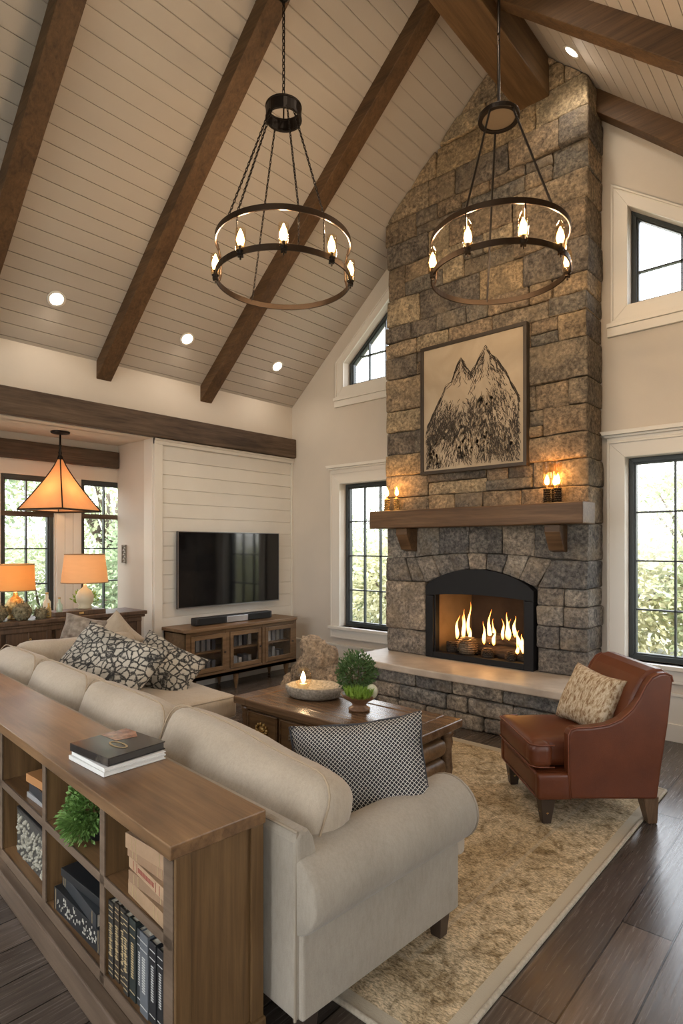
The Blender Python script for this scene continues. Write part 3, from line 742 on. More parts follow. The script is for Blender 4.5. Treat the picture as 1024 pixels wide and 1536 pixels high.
fls = [(-2.99,5.08,.62,.24,.022,.02), (-2.95,5.13,.66,.20,.02,.0), (-2.93,5.10,.62,.30,.024,.015), (-2.90,5.14,.66,.33,.018,.02), (-2.87,5.12,.60,.17,.02,0),
       (-2.70,5.08,.60,.22,.02,0), (-2.655,5.10,.61,.33,.026,.01), (-2.63,5.13,.6,.25,.02,.0), (-2.60,5.08,.6,.17,.02,.01), (-2.52,5.10,.66,.20,.018,0),
       (-2.485,5.12,.66,.26,.024,.0), (-2.46,5.1,.66,.2,.02,.015), (-2.41,5.12,.67,.20,.022,-.01), (-2.36,5.08,.60,.15,.024,0), (-2.32,5.06,.57,.15,.026,.01), (-2.29,5.04,.54,.12,.024,0), (-2.34,5.02,.54,.1,.02,0)]
names = ['far left', 'left', 'left of centre', 'tall left', 'short left', 'centre left', 'tallest centre', 'centre', 'short centre', 'centre right', 'tall right', 'right', 'second right', 'low right', 'lower right', 'rightmost low', 'small right front']
for i, f in enumerate(fls):
    tag(flame(f[0], f[1]-.02, f[2]+(.05 if f[0] > -2.45 else .03), *f[3:]).build('flame', fm, smooth=True), names[i]+' tongue of orange flame rising from the logs', 'flame', 'flames in the fireplace')
lightobj('fire_glow', 'POINT', (-2.65, 5.0, .70), 1.8, (1, .45, .15), .08)
lightobj('fire_glow', 'POINT', (-2.95, 5.05, .72), 1.2, (1, .45, .15), .05)

# ------------------------------------------------------------------ framed drawing
pic = thing('framed_drawing', 'large framed ink drawing of twin mountain peaks hung on the stone chimney', 'picture', (-2.735, YC-.075, 2.87), 0, rx=0)
PW, PH = 1.09, 1.24
mb = MB(); t = .032
mb.box(-PW/2, PW/2, -.02, .05, PH/2-t, PH/2).box(-PW/2, PW/2, -.02, .05, -PH/2, -PH/2+t).box(-PW/2, -PW/2+t, -.02, .05, -PH/2+t, PH/2-t).box(PW/2-t, PW/2, -.02, .05, -PH/2+t, PH/2-t)
mb.build('picture_frame', plain('dark bronze frame', (.05,.038,.028), .45, .2), pic, bevel=.003)
m_, nt, b = newmat('aged parchment'); v = coords(nt)
f1 = tnoise(nt, v, 2.3, 8, .6); f2 = tnoise(nt, coords(nt, (14,14,5)), 1.4, 8, 1, .75)
col = ramp(nt, f1, [(.3, (.36,.28,.19)), (.65, (.47,.38,.27))]); nt.links.new(col, b.inputs['Base Color']); b.inputs['Roughness'].default_value = .8
MB().box(-PW/2+.02, PW/2-.02, 0, .03, -PH/2+.02, PH/2-.02).build('parchment_panel', m_, pic)
# silhouette height of the drawn mountains over u in 0..1 (fractions of the canvas)
pts = [(.0,.36), (.07,.46), (.12,.54), (.20,.66), (.235,.73), (.30,.76), (.36,.90), (.40,.955), (.45,.87), (.50,.80), (.55,.86), (.60,.94), (.645,1.0), (.70,.92), (.76,.86), (.84,.76), (.90,.64), (.95,.55), (1.0,.47)]
def sil(u):
    for (a, p), (b_, q) in zip(pts, pts[1:]):
        if a <= u <= b_: return p+(q-p)*(u-a)/(b_-a)
    return .3
def cv(u, w): return ((u-.5)*(PW-.07), (w-.5)*(PH-.07))
ink = MB(); wash = MB()
def stroke(mb, pts_, w, y):
    n = len(pts_)
    for i in range(n-1):
        (x0, z0), (x1, z1) = pts_[i], pts_[i+1]; dx, dz = x1-x0, z1-z0; L = sqrt(dx*dx+dz*dz)+1e-9
        ta = w*(.4+.6*sin(pi*(i+.3)/n)); tb = w*(.4+.6*sin(pi*(i+1.3)/n)); nx, nz = -dz/L, dx/L
        mb.add([(x0-nx*ta/2, y, z0-nz*ta/2), (x0+nx*ta/2, y, z0+nz*ta/2), (x1+nx*tb/2, y, z1+nz*tb/2), (x1-nx*tb/2, y, z1-nz*tb/2)], [(0,1,2,3)])
TOP = .93
for rep in range(6):
    P_ = []
    for i in range(121):
        u = .03+.94*i/120; w = sil(u)*TOP+noise.noise(Vector((u*22, rep*3, 0)))*.014-.006*rep; P_.append(cv(u, w))
    k = 0
    while k < 118:
        L = rs.randint(4, 14)
        if rs.random() < .85: stroke(ink, P_[k:k+L], rs.uniform(.003,.009), -.002)
        k += L-1
for i in range(7000):
    u = rs.uniform(.03, .96); top = sil(u)*TOP
    w = rs.uniform(.03, 1)**.85*top
    dens = .35+.65*max(0, 1-w/.9)**1.2
    if rs.random() > dens: continue
    if noise.noise(Vector((u*5, w*4, 1)))*1.3+.62 < rs.random(): continue
    d = 1 if u > .645 or (.40 < u < .5) else -1
    dx, dz = rs.uniform(.2, .8)*d, -1
    if w < .5 and rs.random() < .6: dx = rs.uniform(-.3,.3)
    L = rs.uniform(.015, .055); q = []
    for k in range(5):
        t = k/4; q.append(cv(min(.98, max(.02, u+dx*L*t+noise.noise(Vector((u*30+t*2, w*30, 2)))*.012)), max(.015, w+dz*L*t+noise.noise(Vector((u*30, w*30+t*2, 7)))*.010)))
    stroke(ink, q, rs.uniform(.002, .0065), -.002-rs.random()*.0008)
ink.build('ink_linework', plain('sepia black ink', (.045,.034,.024), .8), pic)
for i in range(1100):
    u = rs.uniform(.05, .95); w = rs.uniform(.06, .48)*sil(u)*1.2
    if noise.noise(Vector((u*4, w*4, 5))) < -.05: continue
    x, z = cv(u, w); r = rs.uniform(.005, .017); n = 7
    wash.add([(x+r*cos(2*pi*k/n)*rs.uniform(.6,1.2), -.001, z+r*1.5*sin(2*pi*k/n)*rs.uniform(.6,1.2)) for k in range(n)], [tuple(range(n))])
wash.build('ink_wash', plain('pale brown ink wash', (.25,.19,.125), .85), pic)

# ------------------------------------------------------------------ mantel candle lamps
def candle_lamp(x, y, z, h, label, glasscyl=True):
    r = thing('candle_lamp', label, 'candle lamp', (x, y, z), 0, 'electric candles on the mantel')
    mb = MB(); mb.lathe([(.034,0), (.036,.008), (.03,.014)], n=16)
    for lv in range(6):
        for k in range(8):
            a = 2*pi*(k+.5*(lv % 2))/8; mb.blob((.022*cos(a), .022*sin(a), .024+lv*.0185), .0105, 6, 0)
    mb.cyl((0,0,.01), (0,0,.135), .016); mb.build('beaded_base', M['brass'] if not glasscyl else plain('dark bronze beads', (.07,.05,.03), .25, .9), r, smooth=True)
    MB().cyl((0,0,.13), (0,0,.155), .009, n=12).build('candle_sleeve', M['brass'], r)
    mb = MB(); mb.lathe([(.002,.150), (.016,.165), (.020,.185), (.014,.212), (.002,.240)], n=14); mb.build('flame_bulb', M['bulb'], r, smooth=True)
    if glasscyl: mb = MB(); mb.lathe([(.034,.125), (.034,h)], n=20, cap=False); mb.build('glass_chimney', M['amber'], r, smooth=True)
    else: mb = MB(); mb.lathe([(.024,.135), (.027,.17), (.022,h)], n=16, cap=False); mb.build('glass_chimney', M['amber'], r, smooth=True)
    lightobj('candle_light', 'POINT', (0,-.03,.24), 1.3, (1,.52,.18), .03, r)
candle_lamp(-3.66, 4.82, 1.908, .24, 'left candle lamp of the pair at the left end of the mantel', False)
candle_lamp(-3.545, 4.83, 1.908, .25, 'right candle lamp of the pair at the left end of the mantel', False)
candle_lamp(-1.995, 4.82, 1.908, .34, 'front left glass candle lamp at the right end of the mantel')
candle_lamp(-1.90, 4.81, 1.908, .34, 'front right glass candle lamp at the right end of the mantel')
candle_lamp(-1.955, 4.89, 1.908, .34, 'back glass candle lamp at the right end of the mantel, behind the front two')

# ------------------------------------------------------------------ chandeliers
def chain_mb(mb, p0, p1, r=.008, t=.0022):
    p0 = Vector(p0); p1 = Vector(p1); d = (p1-p0); L = d.length; d.normalize(); n = max(2, int(L/(r*2.6))); a = d.orthogonal().normalized(); b2 = d.cross(a)
    for i in range(n):
        c = p0+d*L*(i+.5)/n; s = a if i % 2 else b2
        mb.tube([c+d*cos(2*pi*k/8)*L/n*.72+s*sin(2*pi*k/8)*r*.62 for k in range(8)], t, 4, True)
def chandelier(loc, D, az, hoop, crown_z, crown_r, angles, label, chained, suspend):
    r = thing('chandelier', label, 'chandelier', loc, az)    # local +x points into the room, towards the seating side
    R = D/2
    mb = MB(); mb.ring((0,0,0), R, .040, .010); mb.build('lower_ring', M['bronze'], r, bevel=.002)
    mb = MB(); mb.ring((0,0,hoop), R*1.0, .040, .010, -pi*.56, pi*.56)
    for s in (-1, 1):
        a = s*pi*.56; p = [(R*cos(a)*1.0, R*sin(a), hoop), (R*cos(a+s*.12), R*sin(a+s*.12), hoop*.72), (R*cos(a+s*.10), R*sin(a+s*.10), hoop*.3), (R*cos(a+s*.0), R*sin(a+s*.0), 0)]
        mb.tube(p, .009, 6)
    mb.build('upper_hoop', M['bronze'], r, bevel=.002)
    mb = MB()
    if chained: mb.ring((0,0,crown_z), crown_r, .085, .008, n=32); mb.ring((0,0,crown_z+.04), crown_r, .012, .016, n=32); mb.ring((0,0,crown_z-.04), crown_r, .012, .016, n=32)
    else: mb.ring((0,0,crown_z), crown_r, .03, .03, n=40); mb.ring((0,0,crown_z+.02), crown_r*.94, .015, .02, n=40)
    if chained: mb.cyl((-crown_r,0,crown_z+.045), (crown_r,0,crown_z+.045), .006, n=8); mb.cyl((0,-crown_r,crown_z+.045), (0,crown_r,crown_z+.045), .006, n=8)
    mb.build('crown', M['metal'], r, smooth=False, bevel=.002)
    if not chained: MB().cyl((0,0,crown_z-.004), (0,0,crown_z+.004), crown_r*.97, n=40).build('crown_plate', plain('brushed bronze plate', (.20,.15,.10), .35, .6), r)
    spots = [(-2.75, hoop, .9), (-.95*0-1.15, hoop, 1), (.15*0+.55, hoop, 1), (1.25, hoop, 1), (2.55, 0, .9)] if chained else None
    if chained:
        for a, z, k in ((-.88, hoop, 1), (-.68, hoop, 1), (.20, hoop, 1), (.58, hoop, 1), (-2.6, 0, 1)):
            mb = MB(); chain_mb(mb, (crown_r*cos(a), crown_r*sin(a), crown_z-.03), (R*cos(a), R*sin(a), z), .010, .0032); mb.build('hanging_chain', M['metal'], r)
        for a in (-.68, .20, .58):
            mb = MB(); chain_mb(mb, (R*cos(a), R*sin(a), hoop), (R*cos(a), R*sin(a), .02)); mb.build('drop_chain', M['metal'], r)
    else:
        for a, z in ((-.45, hoop), (.78, hoop), (-2.95, 0)):
            MB().tube([(crown_r*cos(a), crown_r*sin(a), crown_z), (R*cos(a), R*sin(a), z)], .0075, 8).build('hanging_rod', M['metal'], r)
        for a in (-.45, .35):
            MB().tube([(R*cos(a), R*sin(a), hoop), (R*cos(a), R*sin(a), 0)], .006, 8).build('upright', M['metal'], r)
    for a in angles:
        x, y = R*cos(a), R*sin(a)
        mb = MB(); mb.lathe([(.006,-.03), (.02,-.008), (.026,.0), (.014,.004), (.013,.035)], (x, y, -.0), 14)
        mb.box(x-.018, x+.018, y-.018, y+.018, -.03, -.018); mb.cyl((x,y,-.05), (x,y,.01), .006)
        cup = mb.build('candle_cup', M['metal'] if chained else M['bronze'], r)
        mb = MB(); mb.lathe([(.002,.030), (.019,.045), (.026,.072), (.019,.104), (.003,.142)], (x, y, 0), 14)
        mb.build('flame_bulb', M['bulb'], cup, smooth=True)
        mb = MB(); mb.lathe([(.030,.0), (.032,.06), (.032,.14)] if chained else [(.030,.0), (.034,.08), (.029,.14), (.008,.18)], (x, y, 0), 16, cap=False); mb.build('glass_tube', M['amber'], cup, smooth=True)
        lightobj('bulb_light', 'POINT', (x*.94, y*.94, .19), 7.0, (1,.72,.45), .03, r)
    top = suspend
    mb = MB()
    if chained:
        chain_mb(mb, (0,0,crown_z+.04), (0,0,top), .016, .004); mb.build('suspension_chain', M['metal'], r)
        MB().lathe([(.012,top-.06), (.03,top-.04), (.055,top-.012), (.06,top)], (0,0,0), 20).build('ceiling_canopy', M['metal'], r)
    else:
        mb.tube([(0,0,crown_z), (0,0,crown_z+.5)], .011, 10); chain_mb(mb, (0,0,crown_z+.5), (0,0,crown_z+.58), .014, .004); mb.tube([(0,0,crown_z+.58), (0,0,top-.02)], .011, 10)
        mb.build('suspension_rod', M['metal'], r)
        MB().lathe([(.012,top-.06), (.03,top-.04), (.055,top-.012), (.06,top+.02)], (0,0,0), 20).build('ceiling_canopy', M['metal'], r)
    return r
d2r = radians
C1 = (-3.01, 2.79, 3.385); C2 = (-1.90, 3.77, 3.42)
chandelier(C1, .92, atan2(-C1[1], -C1[0]), .245, 1.15, .118, [0, 1.5, -1.5, .72, -.62], 'round black chandelier hung on chains, left of the two', True, zl(-3.01)-.17-3.385)
chandelier(C2, .92, atan2(-C2[1], -C2[0]), .245, 1.08, .125, [-1.25, -.42, .32, .95, 1.75], 'round bronze chandelier hung on straight rods in front of the chimney', False, zr(-1.90)-3.42)
# ------------------------------------------------------------------ television wall
tv = thing('television', 'large flat black television mounted on the white boarded wall', 'television', (XL+.016, 4.26, 1.30))
mb = MB().box(.055, .085, -.72, .72, -.415, .415); mb.build('tv_body', M['black'], tv, bevel=.004)
MB().box(.0851, .0875, -.708, .708, -.398, .403).build('screen', M['screen'], tv)
MB().box(.0851, .090, -.72, .72, -.415, -.405).box(.0851, .089, -.72, -.714, -.415, .415).box(.0851, .089, .714, .72, -.415, .415).box(.0851, .089, -.72, .72, .409, .415).build('tv_bezel', plain('silver bezel', (.35,.35,.36), .3, .8), tv)
MB().box(0, .06, -.2, .2, -.15, .15).build('wall_mount', M['black'], tv)
cx, cy0, cy1, ct = -5.52, 3.48, 5.0, .705
cab = thing('media_cabinet', 'low brown wooden media cabinet with three glazed doors under the television', 'cabinet', (XL+.03, 4.19, 0))
W, D = .77, .40         # half width (y), depth (x)
mb = MB(); mb.prism([(0,-W-.03), (D+.01,-W-.03), (D+.035,-W+.02), (D+.035,W-.03), (D+.0,W+.02), (0,W+.02)], .675, .71, 'z')
mb.build('cabinet_top', M['cab'], cab, bevel=.006)
mb = MB().box(0, D, -W, -W+.03, .17, .675).box(0, D, W-.03, W, .17, .675).box(0, .02, -W, W, .17, .675).box(0, D, -W, W, .17, .21).box(0, D-.02, -W, W, .655, .675).box(D-.02, D, -W, W, .17, .235).box(D-.02, D, -W, W, .635, .675)
for y in (-W, -W/3-.02, W/3-.02, W-.055): mb.box(D-.02, D+.002, y, y+.055, .21, .675)
mb.build('cabinet_body', M['cab'], cab, bevel=.003)
MB().box(.04, D-.04, -W+.04, W-.04, .43, .445).build('inner_shelf', M['cab'], cab)
for k in range(3):
    y0 = -W+.055+k*(2*W-.055)/3+.0; y1 = y0+(2*W-.055)/3-.055
    f = MB(); t = .045
    f.box(D-.012, D+.010, y0+.003, y0+t, .24, .632).box(D-.012, D+.010, y1-t, y1-.003, .24, .632).box(D-.012, D+.010, y0+t, y1-t, .24, .24+t).box(D-.012, D+.010, y0+t, y1-t, .632-t, .632)
    dr = f.build('cabinet_door', M['cab'], cab, bevel=.003)
    MB().box(D-.004, D, y0+t, y1-t, .285, .587).build('door_glass', M['glass'], dr)
    # dark silhouettes of things stored inside
    MB().cyl((D+.01, y1-.022, .43), (D+.028, y1-.022, .43), .008, .011, 10).build('knob', M['darkfoot'], dr)
for y in (-W+.12, -.1, W-.12):
    for x in (.05, D-.05): MB().lathe([(.012,0), (.03,.12), (.034,.17)], (x, y, 0), 10).build('foot', M['cab'], cab)
ic = [(.5,.5,.48), (.1,.1,.11), (.25,.26,.27), (.05,.05,.06), (.35,.33,.3), (.14,.15,.17)]
icm = [plain('glassware grey %d' % i, c, .3) for i, c in enumerate(ic)]
rc = random.Random(4)
lab = ['pale', 'black', 'grey', 'dark', 'beige', 'slate']
cnt = 0
for k in range(3):
    y0 = -W+.1+k*(2*W-.055)/3
    for j in range(5):
        y = y0+.05+j*.068; h = rc.uniform(.11,.17); i = rc.randrange(6); sh = rc.random() < .5
        for zb in (.21, .445):
            h = rc.uniform(.10,.165); i = rc.randrange(6)
            w_ = XL+.03+D-.14; mb = MB()
            mb.box(w_-.09, w_+.03, 4.19+y-.022, 4.19+y+.022, zb, zb+h)
            nm = ('left', 'middle', 'right')[k]+' door, '+('first','second','third','fourth','fifth')[j]+' on the '+('lower' if zb < .3 else 'upper')+' shelf'
            tag(mb.build('media_case', icm[i], bevel=.003), lab[i]+' case upright behind the '+nm, 'case', 'cases inside the media cabinet')
sb = thing('soundbar', 'black soundbar with silver centre section lying on the media cabinet', 'soundbar', (XL+.25, 4.16, .71))
MB().rbox((0,0,.045), (.10,1.06,.082), .012, 3).build('soundbar_body', M['black'], sb, smooth=True)
MB().box(.045, .058, -.13, .16, .008, .075).build('centre_panel', plain('brushed silver', (.6,.6,.62), .25, .7), sb, bevel=.003)
MB().box(.048, .0505, .18, .50, .012, .076).box(.048, .0505, -.5, -.15, .012, .076).build('speaker_grille', noisy('speaker mesh', (.006,.006,.006), (.015,.015,.015), 300, .8, .2), sb)

# ------------------------------------------------------------------ sideboard in the nook opening with lamps
con = thing('sideboard', 'dark carved wooden sideboard standing in the nook opening behind the sofa', 'sideboard', (-5.28, 3.02, 0))
L = 2.55; Dc = .36; H = .93     # runs to -y
mb = MB(); mb.prism([(0.03,.045), (0.03,-L), (-Dc-.03,-L), (-Dc-.03,.045)], H-.035, H, 'z').prism([(0.015,.03), (0.015,-L+.02), (-Dc-.01,-L+.02), (-Dc-.01,.03)], H-.06, H-.035, 'z')
mb.build('sideboard_top', M['console'], con, bevel=.006)
mb = MB().box(-Dc, -.03, -L+.03, 0, .08, H-.06).box(-Dc, 0, -.05, .0, 0, H-.06).box(-.03, 0, -L+.03, -L+.08, 0, H-.06).box(-.03, .006, -L+.03, 0, .08, .16).box(-.03, .006, -L+.03, 0, H-.10, H-.06).box(-.03,.004,-L+.03,0,.5,.54)
for k in range(1, 7): mb.box(-.03, .004, -.05-k*.40-.04, -.05-k*.40, .16, H-.10)
mb.build('sideboard_body', M['console'], con, bevel=.004)
for k in range(6):
    y1 = -.05-k*.40; y0 = y1-.36
    d = MB().box(-.03, -.008, y0, y1, .54, H-.10); d.box(-.01,.0, y0+.17,y0+.185,.54,H-.10)
    dr = d.build('carved_drawer', M['console'], con, bevel=.003)
    mb = MB(); 
    for q in range(9): a = 2*pi*q/9; mb.blob((.006, (y0+y1)/2+.028*cos(a)*rc.uniform(.6,1.2), .73+.034*sin(a)*rc.uniform(.6,1.2)), .011, 6, .3)
    mb.blob((.006, (y0+y1)/2, .73), .022, 8, .3); mb.build('ornamental_pull', M['brass'], dr, smooth=True)
    dd = MB().box(-.03, -.008, y0, y1, .16, .50).build('carved_door', M['console'], con, bevel=.003)

M['softbulb'] = plain('frosted lit bulb', (1,.85,.6), .4, emit=(1,.62,.28), es=3)
def lamp(loc, rb, rt, h, label, shadecol):
    r = thing('table_lamp', label, 'lamp', loc, 0, 'table lamps on the sideboard')
    mb = MB(); mb.lathe([(.055,0), (.065,.01), (.05,.03), (.075,.07), (.08,.12), (.055,.17), (.02,.20), (.014,.23)], n=20); mb.build('lamp_base', M['brass'] if 'left' in label else plain('crackled cream ceramic', (.55,.50,.36), .3, bump=.3, bscale=30), r, smooth=True)
    sm = bpy.data.materials.new('glowing lamp shade'); sm.use_nodes = True; nt = sm.node_tree; b = nt.nodes['Principled BSDF']
    v = coords(nt, (1,1,6)); f = tnoise(nt, v, 9, 4)
    nt.links.new(ramp(nt, f, [(.2, shadecol), (.8, tuple(min(1, c*1.15) for c in shadecol))]), b.inputs['Base Color'])
    b.inputs['Emission Color'].default_value = c4((1,.52,.17)); b.inputs['Emission Strength'].default_value = .16; b.inputs['Roughness'].default_value = .9
    tr = nt.nodes.new('ShaderNodeBsdfTranslucent'); tr.inputs['Color'].default_value = c4(shadecol)
    mx = nt.nodes.new('ShaderNodeMixShader'); mx.inputs[0].default_value = .45
    nt.links.new(b.outputs[0], mx.inputs[1]); nt.links.new(tr.outputs[0], mx.inputs[2]); nt.links.new(mx.outputs[0], nt.nodes['Material Output'].inputs[0])
    mb = MB(); mb.lathe([(rb,.245), (rt,.245+h)], n=40, cap=False); mb.lathe([(rb-.004,.247), (rt-.004,.243+h)], n=40, cap=False); sh = mb.build('lamp_shade', sm, r, smooth=True)
    tm_ = plain('dark shade trim', (.25,.15,.07), .6); MB().ring((0,0,.247), rb, .008, .005, n=40).build('shade_trim', tm_, sh); MB().ring((0,0,.243+h), rt, .008, .005, n=40).build('shade_trim', tm_, sh)
    mb = MB(); mb.cyl((0,0,.22), (0,0,.30), .012); mb.blob((0,0,.33), .03, 10, 0); mb.build('lamp_bulb', M['softbulb'], r, smooth=True)
    lightobj('lamp_light', 'POINT', (0,0,.37), 2.2, (1,.66,.34), .05, r)
lamp((-5.47, 2.55, H-.005+.045), .205, .175, .265, 'drum table lamp on a cream ceramic base, right lamp on the sideboard', (.72,.50,.29))
lamp((-5.45, 1.94, H+.0), .155, .145, .225, 'golden drum table lamp with a brass base, left lamp on the sideboard', (.72,.42,.14))
bx = thing('wooden_box', 'dark wooden box under the cream lamp on the sideboard', 'box', (-5.44, 2.50, H))
MB().box(-.11, .12, -.28, .18, 0, .042).build('box_body', M['console'], bx, bevel=.004)
MB().box(.118, .123, -.07, -.03, .01, .03).build('box_latch', M['brass'], bx)
def bottle(loc, r, h, label, mat, cat='bottle'):
    o = thing('glass_bottle', label, cat, loc, 0, 'bottles on the sideboard')
    MB().lathe([(r*.8,0), (r,.01), (r,h*.6), (r*.4,h*.75), (r*.35,h*.93)], n=16).build('bottle_body', mat, o, smooth=True)
    MB().cyl((0,0,h*.93), (0,0,h), r*.42, n=12).build('bottle_stopper', M['brass'], o)
gl = plain('pale green bottle glass', (.35,.45,.36), .08, spec=.8); gl2 = plain('amber bottle glass', (.40,.28,.09), .1, spec=.8)
bottle((-5.36, 2.27, H), .026, .17, 'pale green glass bottle between the two lamps', gl)
bottle((-5.50, 2.22, H), .032, .21, 'taller pale bottle behind the green bottle on the sideboard', plain('milky bottle glass', (.6,.6,.52), .15))
bottle((-5.34, 2.17, H), .022, .13, 'small amber bottle beside the golden lamp', gl2)
sph = noisy('dry moss and twig', (.05,.04,.02), (.32,.27,.16), 40, .95, 1)
for k, (x, y, r_) in enumerate(((-5.33, 1.95, .075), (-5.30, 2.09, .05), (-5.38, 1.78, .07))):
    mb = MB(); mb.blob((x, y, H+r_*.93), r_, 22, .12, 4)
    for q in range(110):
        d = Vector((rc.gauss(0,1), rc.gauss(0,1), rc.gauss(0,1))).normalized(); p = Vector((x, y, H+r_))+d*r_*.95; mb.leaf(p, d+Vector((rc.uniform(-1,1), rc.uniform(-1,1), rc.uniform(-1,1))), .03, .008)
    tag(mb.build('moss_ball', sph, smooth=False), ('largest twig and moss ball in front of the golden lamp', 'small twig ball right of the golden lamp base', 'twig ball at the left frame edge on the sideboard')[k], 'moss ball', 'twig balls on the sideboard')
# greenery behind the cream lamp
vp = thing('potted_plant', 'small leafy plant behind the cream lamp on the sideboard', 'plant', (-5.56, 2.60, H))
MB().lathe([(.035,0), (.045,.06), (.05,.07)], n=16).build('plant_pot', M['egg'], vp, smooth=True)
mb = MB()
for q in range(240):
    d = Vector((rc.gauss(0,1), rc.gauss(0,1), abs(rc.gauss(0,1))+.2)).normalized(); mb.leaf(Vector((0,0,.08))+d*rc.uniform(.01,.13), d+Vector((0,0,.2)), .035, .016)
mb.build('foliage', M['leaflime'], vp)
# pendant lamp
pd = thing('pendant_lamp', 'pyramid pendant lamp with amber panels hanging in the dining nook', 'pendant lamp', (-5.93, 2.52, 1.55), 0)
hz = .36; hw = .305
prof = []
for i in range(9):
    t = i/8; prof.append((hw*(1-t)**1.25*.93+.022+.02*(1-t), .36+.50*t))
def pyr(n, k0, k1, off=0):
    pass
sm = bpy.data.materials.new('amber mica panel'); sm.use_nodes = True; nt = sm.node_tree; b = nt.nodes['Principled BSDF']
f = tnoise(nt, coords(nt), 5, 5, .5); cc = ramp(nt, f, [(.3, (.60,.27,.11)), (.7, (.80,.45,.22))]); nt.links.new(cc, b.inputs['Base Color'])
b.inputs['Emission Color'].default_value = c4((1,.42,.16)); b.inputs['Emission Strength'].default_value = .28
tr = nt.nodes.new('ShaderNodeBsdfTranslucent'); tr.inputs['Color'].default_value = (.8,.42,.2,1); mx = nt.nodes.new('ShaderNodeMixShader'); mx.inputs[0].default_value = .5
nt.links.new(b.outputs[0], mx.inputs[1]); nt.links.new(tr.outputs[0], mx.inputs[2]); nt.links.new(mx.outputs[0], nt.nodes['Material Output'].inputs[0])
NS = 4; rot = radians(-20)
for s in range(NS):
    a0, a1 = rot+2*pi*s/NS, rot+2*pi*(s+1)/NS; mb = MB(); vs = []
    for r_, z in prof: vs += [(r_*1.12*cos(a0), r_*1.12*sin(a0), z), (r_*1.12*cos(a1), r_*1.12*sin(a1), z)]
    mb.add(vs, [(2*i, 2*i+1, 2*i+3, 2*i+2) for i in range(len(prof)-1)])
    mb.build('shade_panel', sm, pd)
    MB().tube([(r_*1.13*cos(a0), r_*1.13*sin(a0), z) for r_, z in prof], .007, 6).build('shade_rib', M['bronze'], pd)
mb = MB(); c_ = [(prof[0][0]*1.13*cos(rot+2*pi*s/NS), prof[0][0]*1.13*sin(rot+2*pi*s/NS), .355) for s in range(NS)]
for s in range(NS): mb.tube([c_[s], c_[(s+1) % NS]], .010, 6)
mb.build('bottom_rim', M['bronze'], pd)
mb = MB(); mb.lathe([(.03,.855), (.024,.885), (.012,.90), (.02,.92), (.012,.94), (.009,.98), (.02,.99), (.009,1.0), (.009,1.11)], n=16); mb.build('pendant_stem', M['metal'], pd, smooth=True)
MB().lathe([(.02,1.10), (.085,1.112), (.09,1.128)], n=28).build('ceiling_canopy', M['metal'], pd)
lightobj('pendant_light', 'POINT', (0,0,.50), 3.2, (1,.62,.30), .08, pd)
# cast metal plaque on the nook end wall
pl = MB(); px_, pz = -6.13, 1.47
pl.box(px_-.045, px_+.045, NY1-.022, NY1-.010, pz-.10, pz+.10)
pq = thing('wall_plaque', 'small scrolled metal plaque on the lit nook end wall', 'plaque', (px_, NY1-.011, pz))
mb = MB()
for (a, b_, c2, d) in ((-.045,.045,-.10,-.09), (-.045,.045,.09,.10), (-.045,-.038,-.1,.1), (.038,.045,-.1,.1)): mb.box(a, b_, -.01, 0, c2, d)
mb.build('plaque_rim', plain('grey brown cast metal', (.2,.16,.12), .6, .4), pq)
mb = MB()
for k in range(7):
    z = -.075+k*.025; mb.tube([(-.03*cos(t*.7), -.004, z+.011*sin(t*1.2)) if k % 2 else (.03*cos(t*.7), -.004, z+.011*sin(t*1.2)) for t in range(8)], .0035, 5)
mb.build('plaque_scrolls', plain('bronze scrollwork', (.12,.09,.06), .5, .5), pq)

# ------------------------------------------------------------------ bookcase and sofa frame
TH = radians(-3.7); GO = Vector((-1.43, .914, 0))
def G(p): 
    v = Matrix.Rotation(TH, 4, 'Z') @ Vector(p); return v+GO
bc = thing('sofa_back_bookcase', 'long low brown wooden bookcase with open cubbies standing behind the sofa', 'bookcase', GO, TH)
BL = 3.3; BD = .30; BH = .737
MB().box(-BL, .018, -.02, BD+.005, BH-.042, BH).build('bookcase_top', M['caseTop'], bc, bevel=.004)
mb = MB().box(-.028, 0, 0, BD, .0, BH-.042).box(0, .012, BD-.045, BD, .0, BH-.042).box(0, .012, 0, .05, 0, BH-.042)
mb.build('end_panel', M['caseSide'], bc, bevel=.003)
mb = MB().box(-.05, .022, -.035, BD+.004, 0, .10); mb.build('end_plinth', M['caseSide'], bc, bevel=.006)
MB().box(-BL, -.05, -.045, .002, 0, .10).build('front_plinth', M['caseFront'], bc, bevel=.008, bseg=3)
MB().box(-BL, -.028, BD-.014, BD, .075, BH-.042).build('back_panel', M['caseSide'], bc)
divs = [-.465, -1.02, -1.60, -2.18, -2.76]
MB().box(-BL, -.028, 0, BD-.014, .105, .14).build('bottom_shelf', M['caseTop'], bc, bevel=.002)
for x in divs: MB().box(x-.014, x+.014, .0, BD-.014, .14, BH-.042).build('divider', M['caseSide'], bc, bevel=.002)
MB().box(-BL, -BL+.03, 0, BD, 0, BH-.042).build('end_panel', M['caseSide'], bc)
xs_ = [-.028]+[d for d in divs]+[-BL+.03]
for a, b_ in zip(xs_, xs_[1:]): MB().box(b_+.014, a-(.014 if a != -.028 else 0), .004, BD-.014, .435, .462).build('middle_shelf', M['caseTop'], bc, bevel=.002)
mb = MB()
for x in divs: mb.box(x-.018, x+.018, -.004, .002, .105, BH-.042)
mb.box(-BL, 0, -.004, .002, .100, .143).box(-BL, 0, -.004, .002, .432, .464).box(-.05, 0.002, -.004, .002, .10, BH-.042)
mb.build('face_frame', M['caseFront'], bc, bevel=.001)

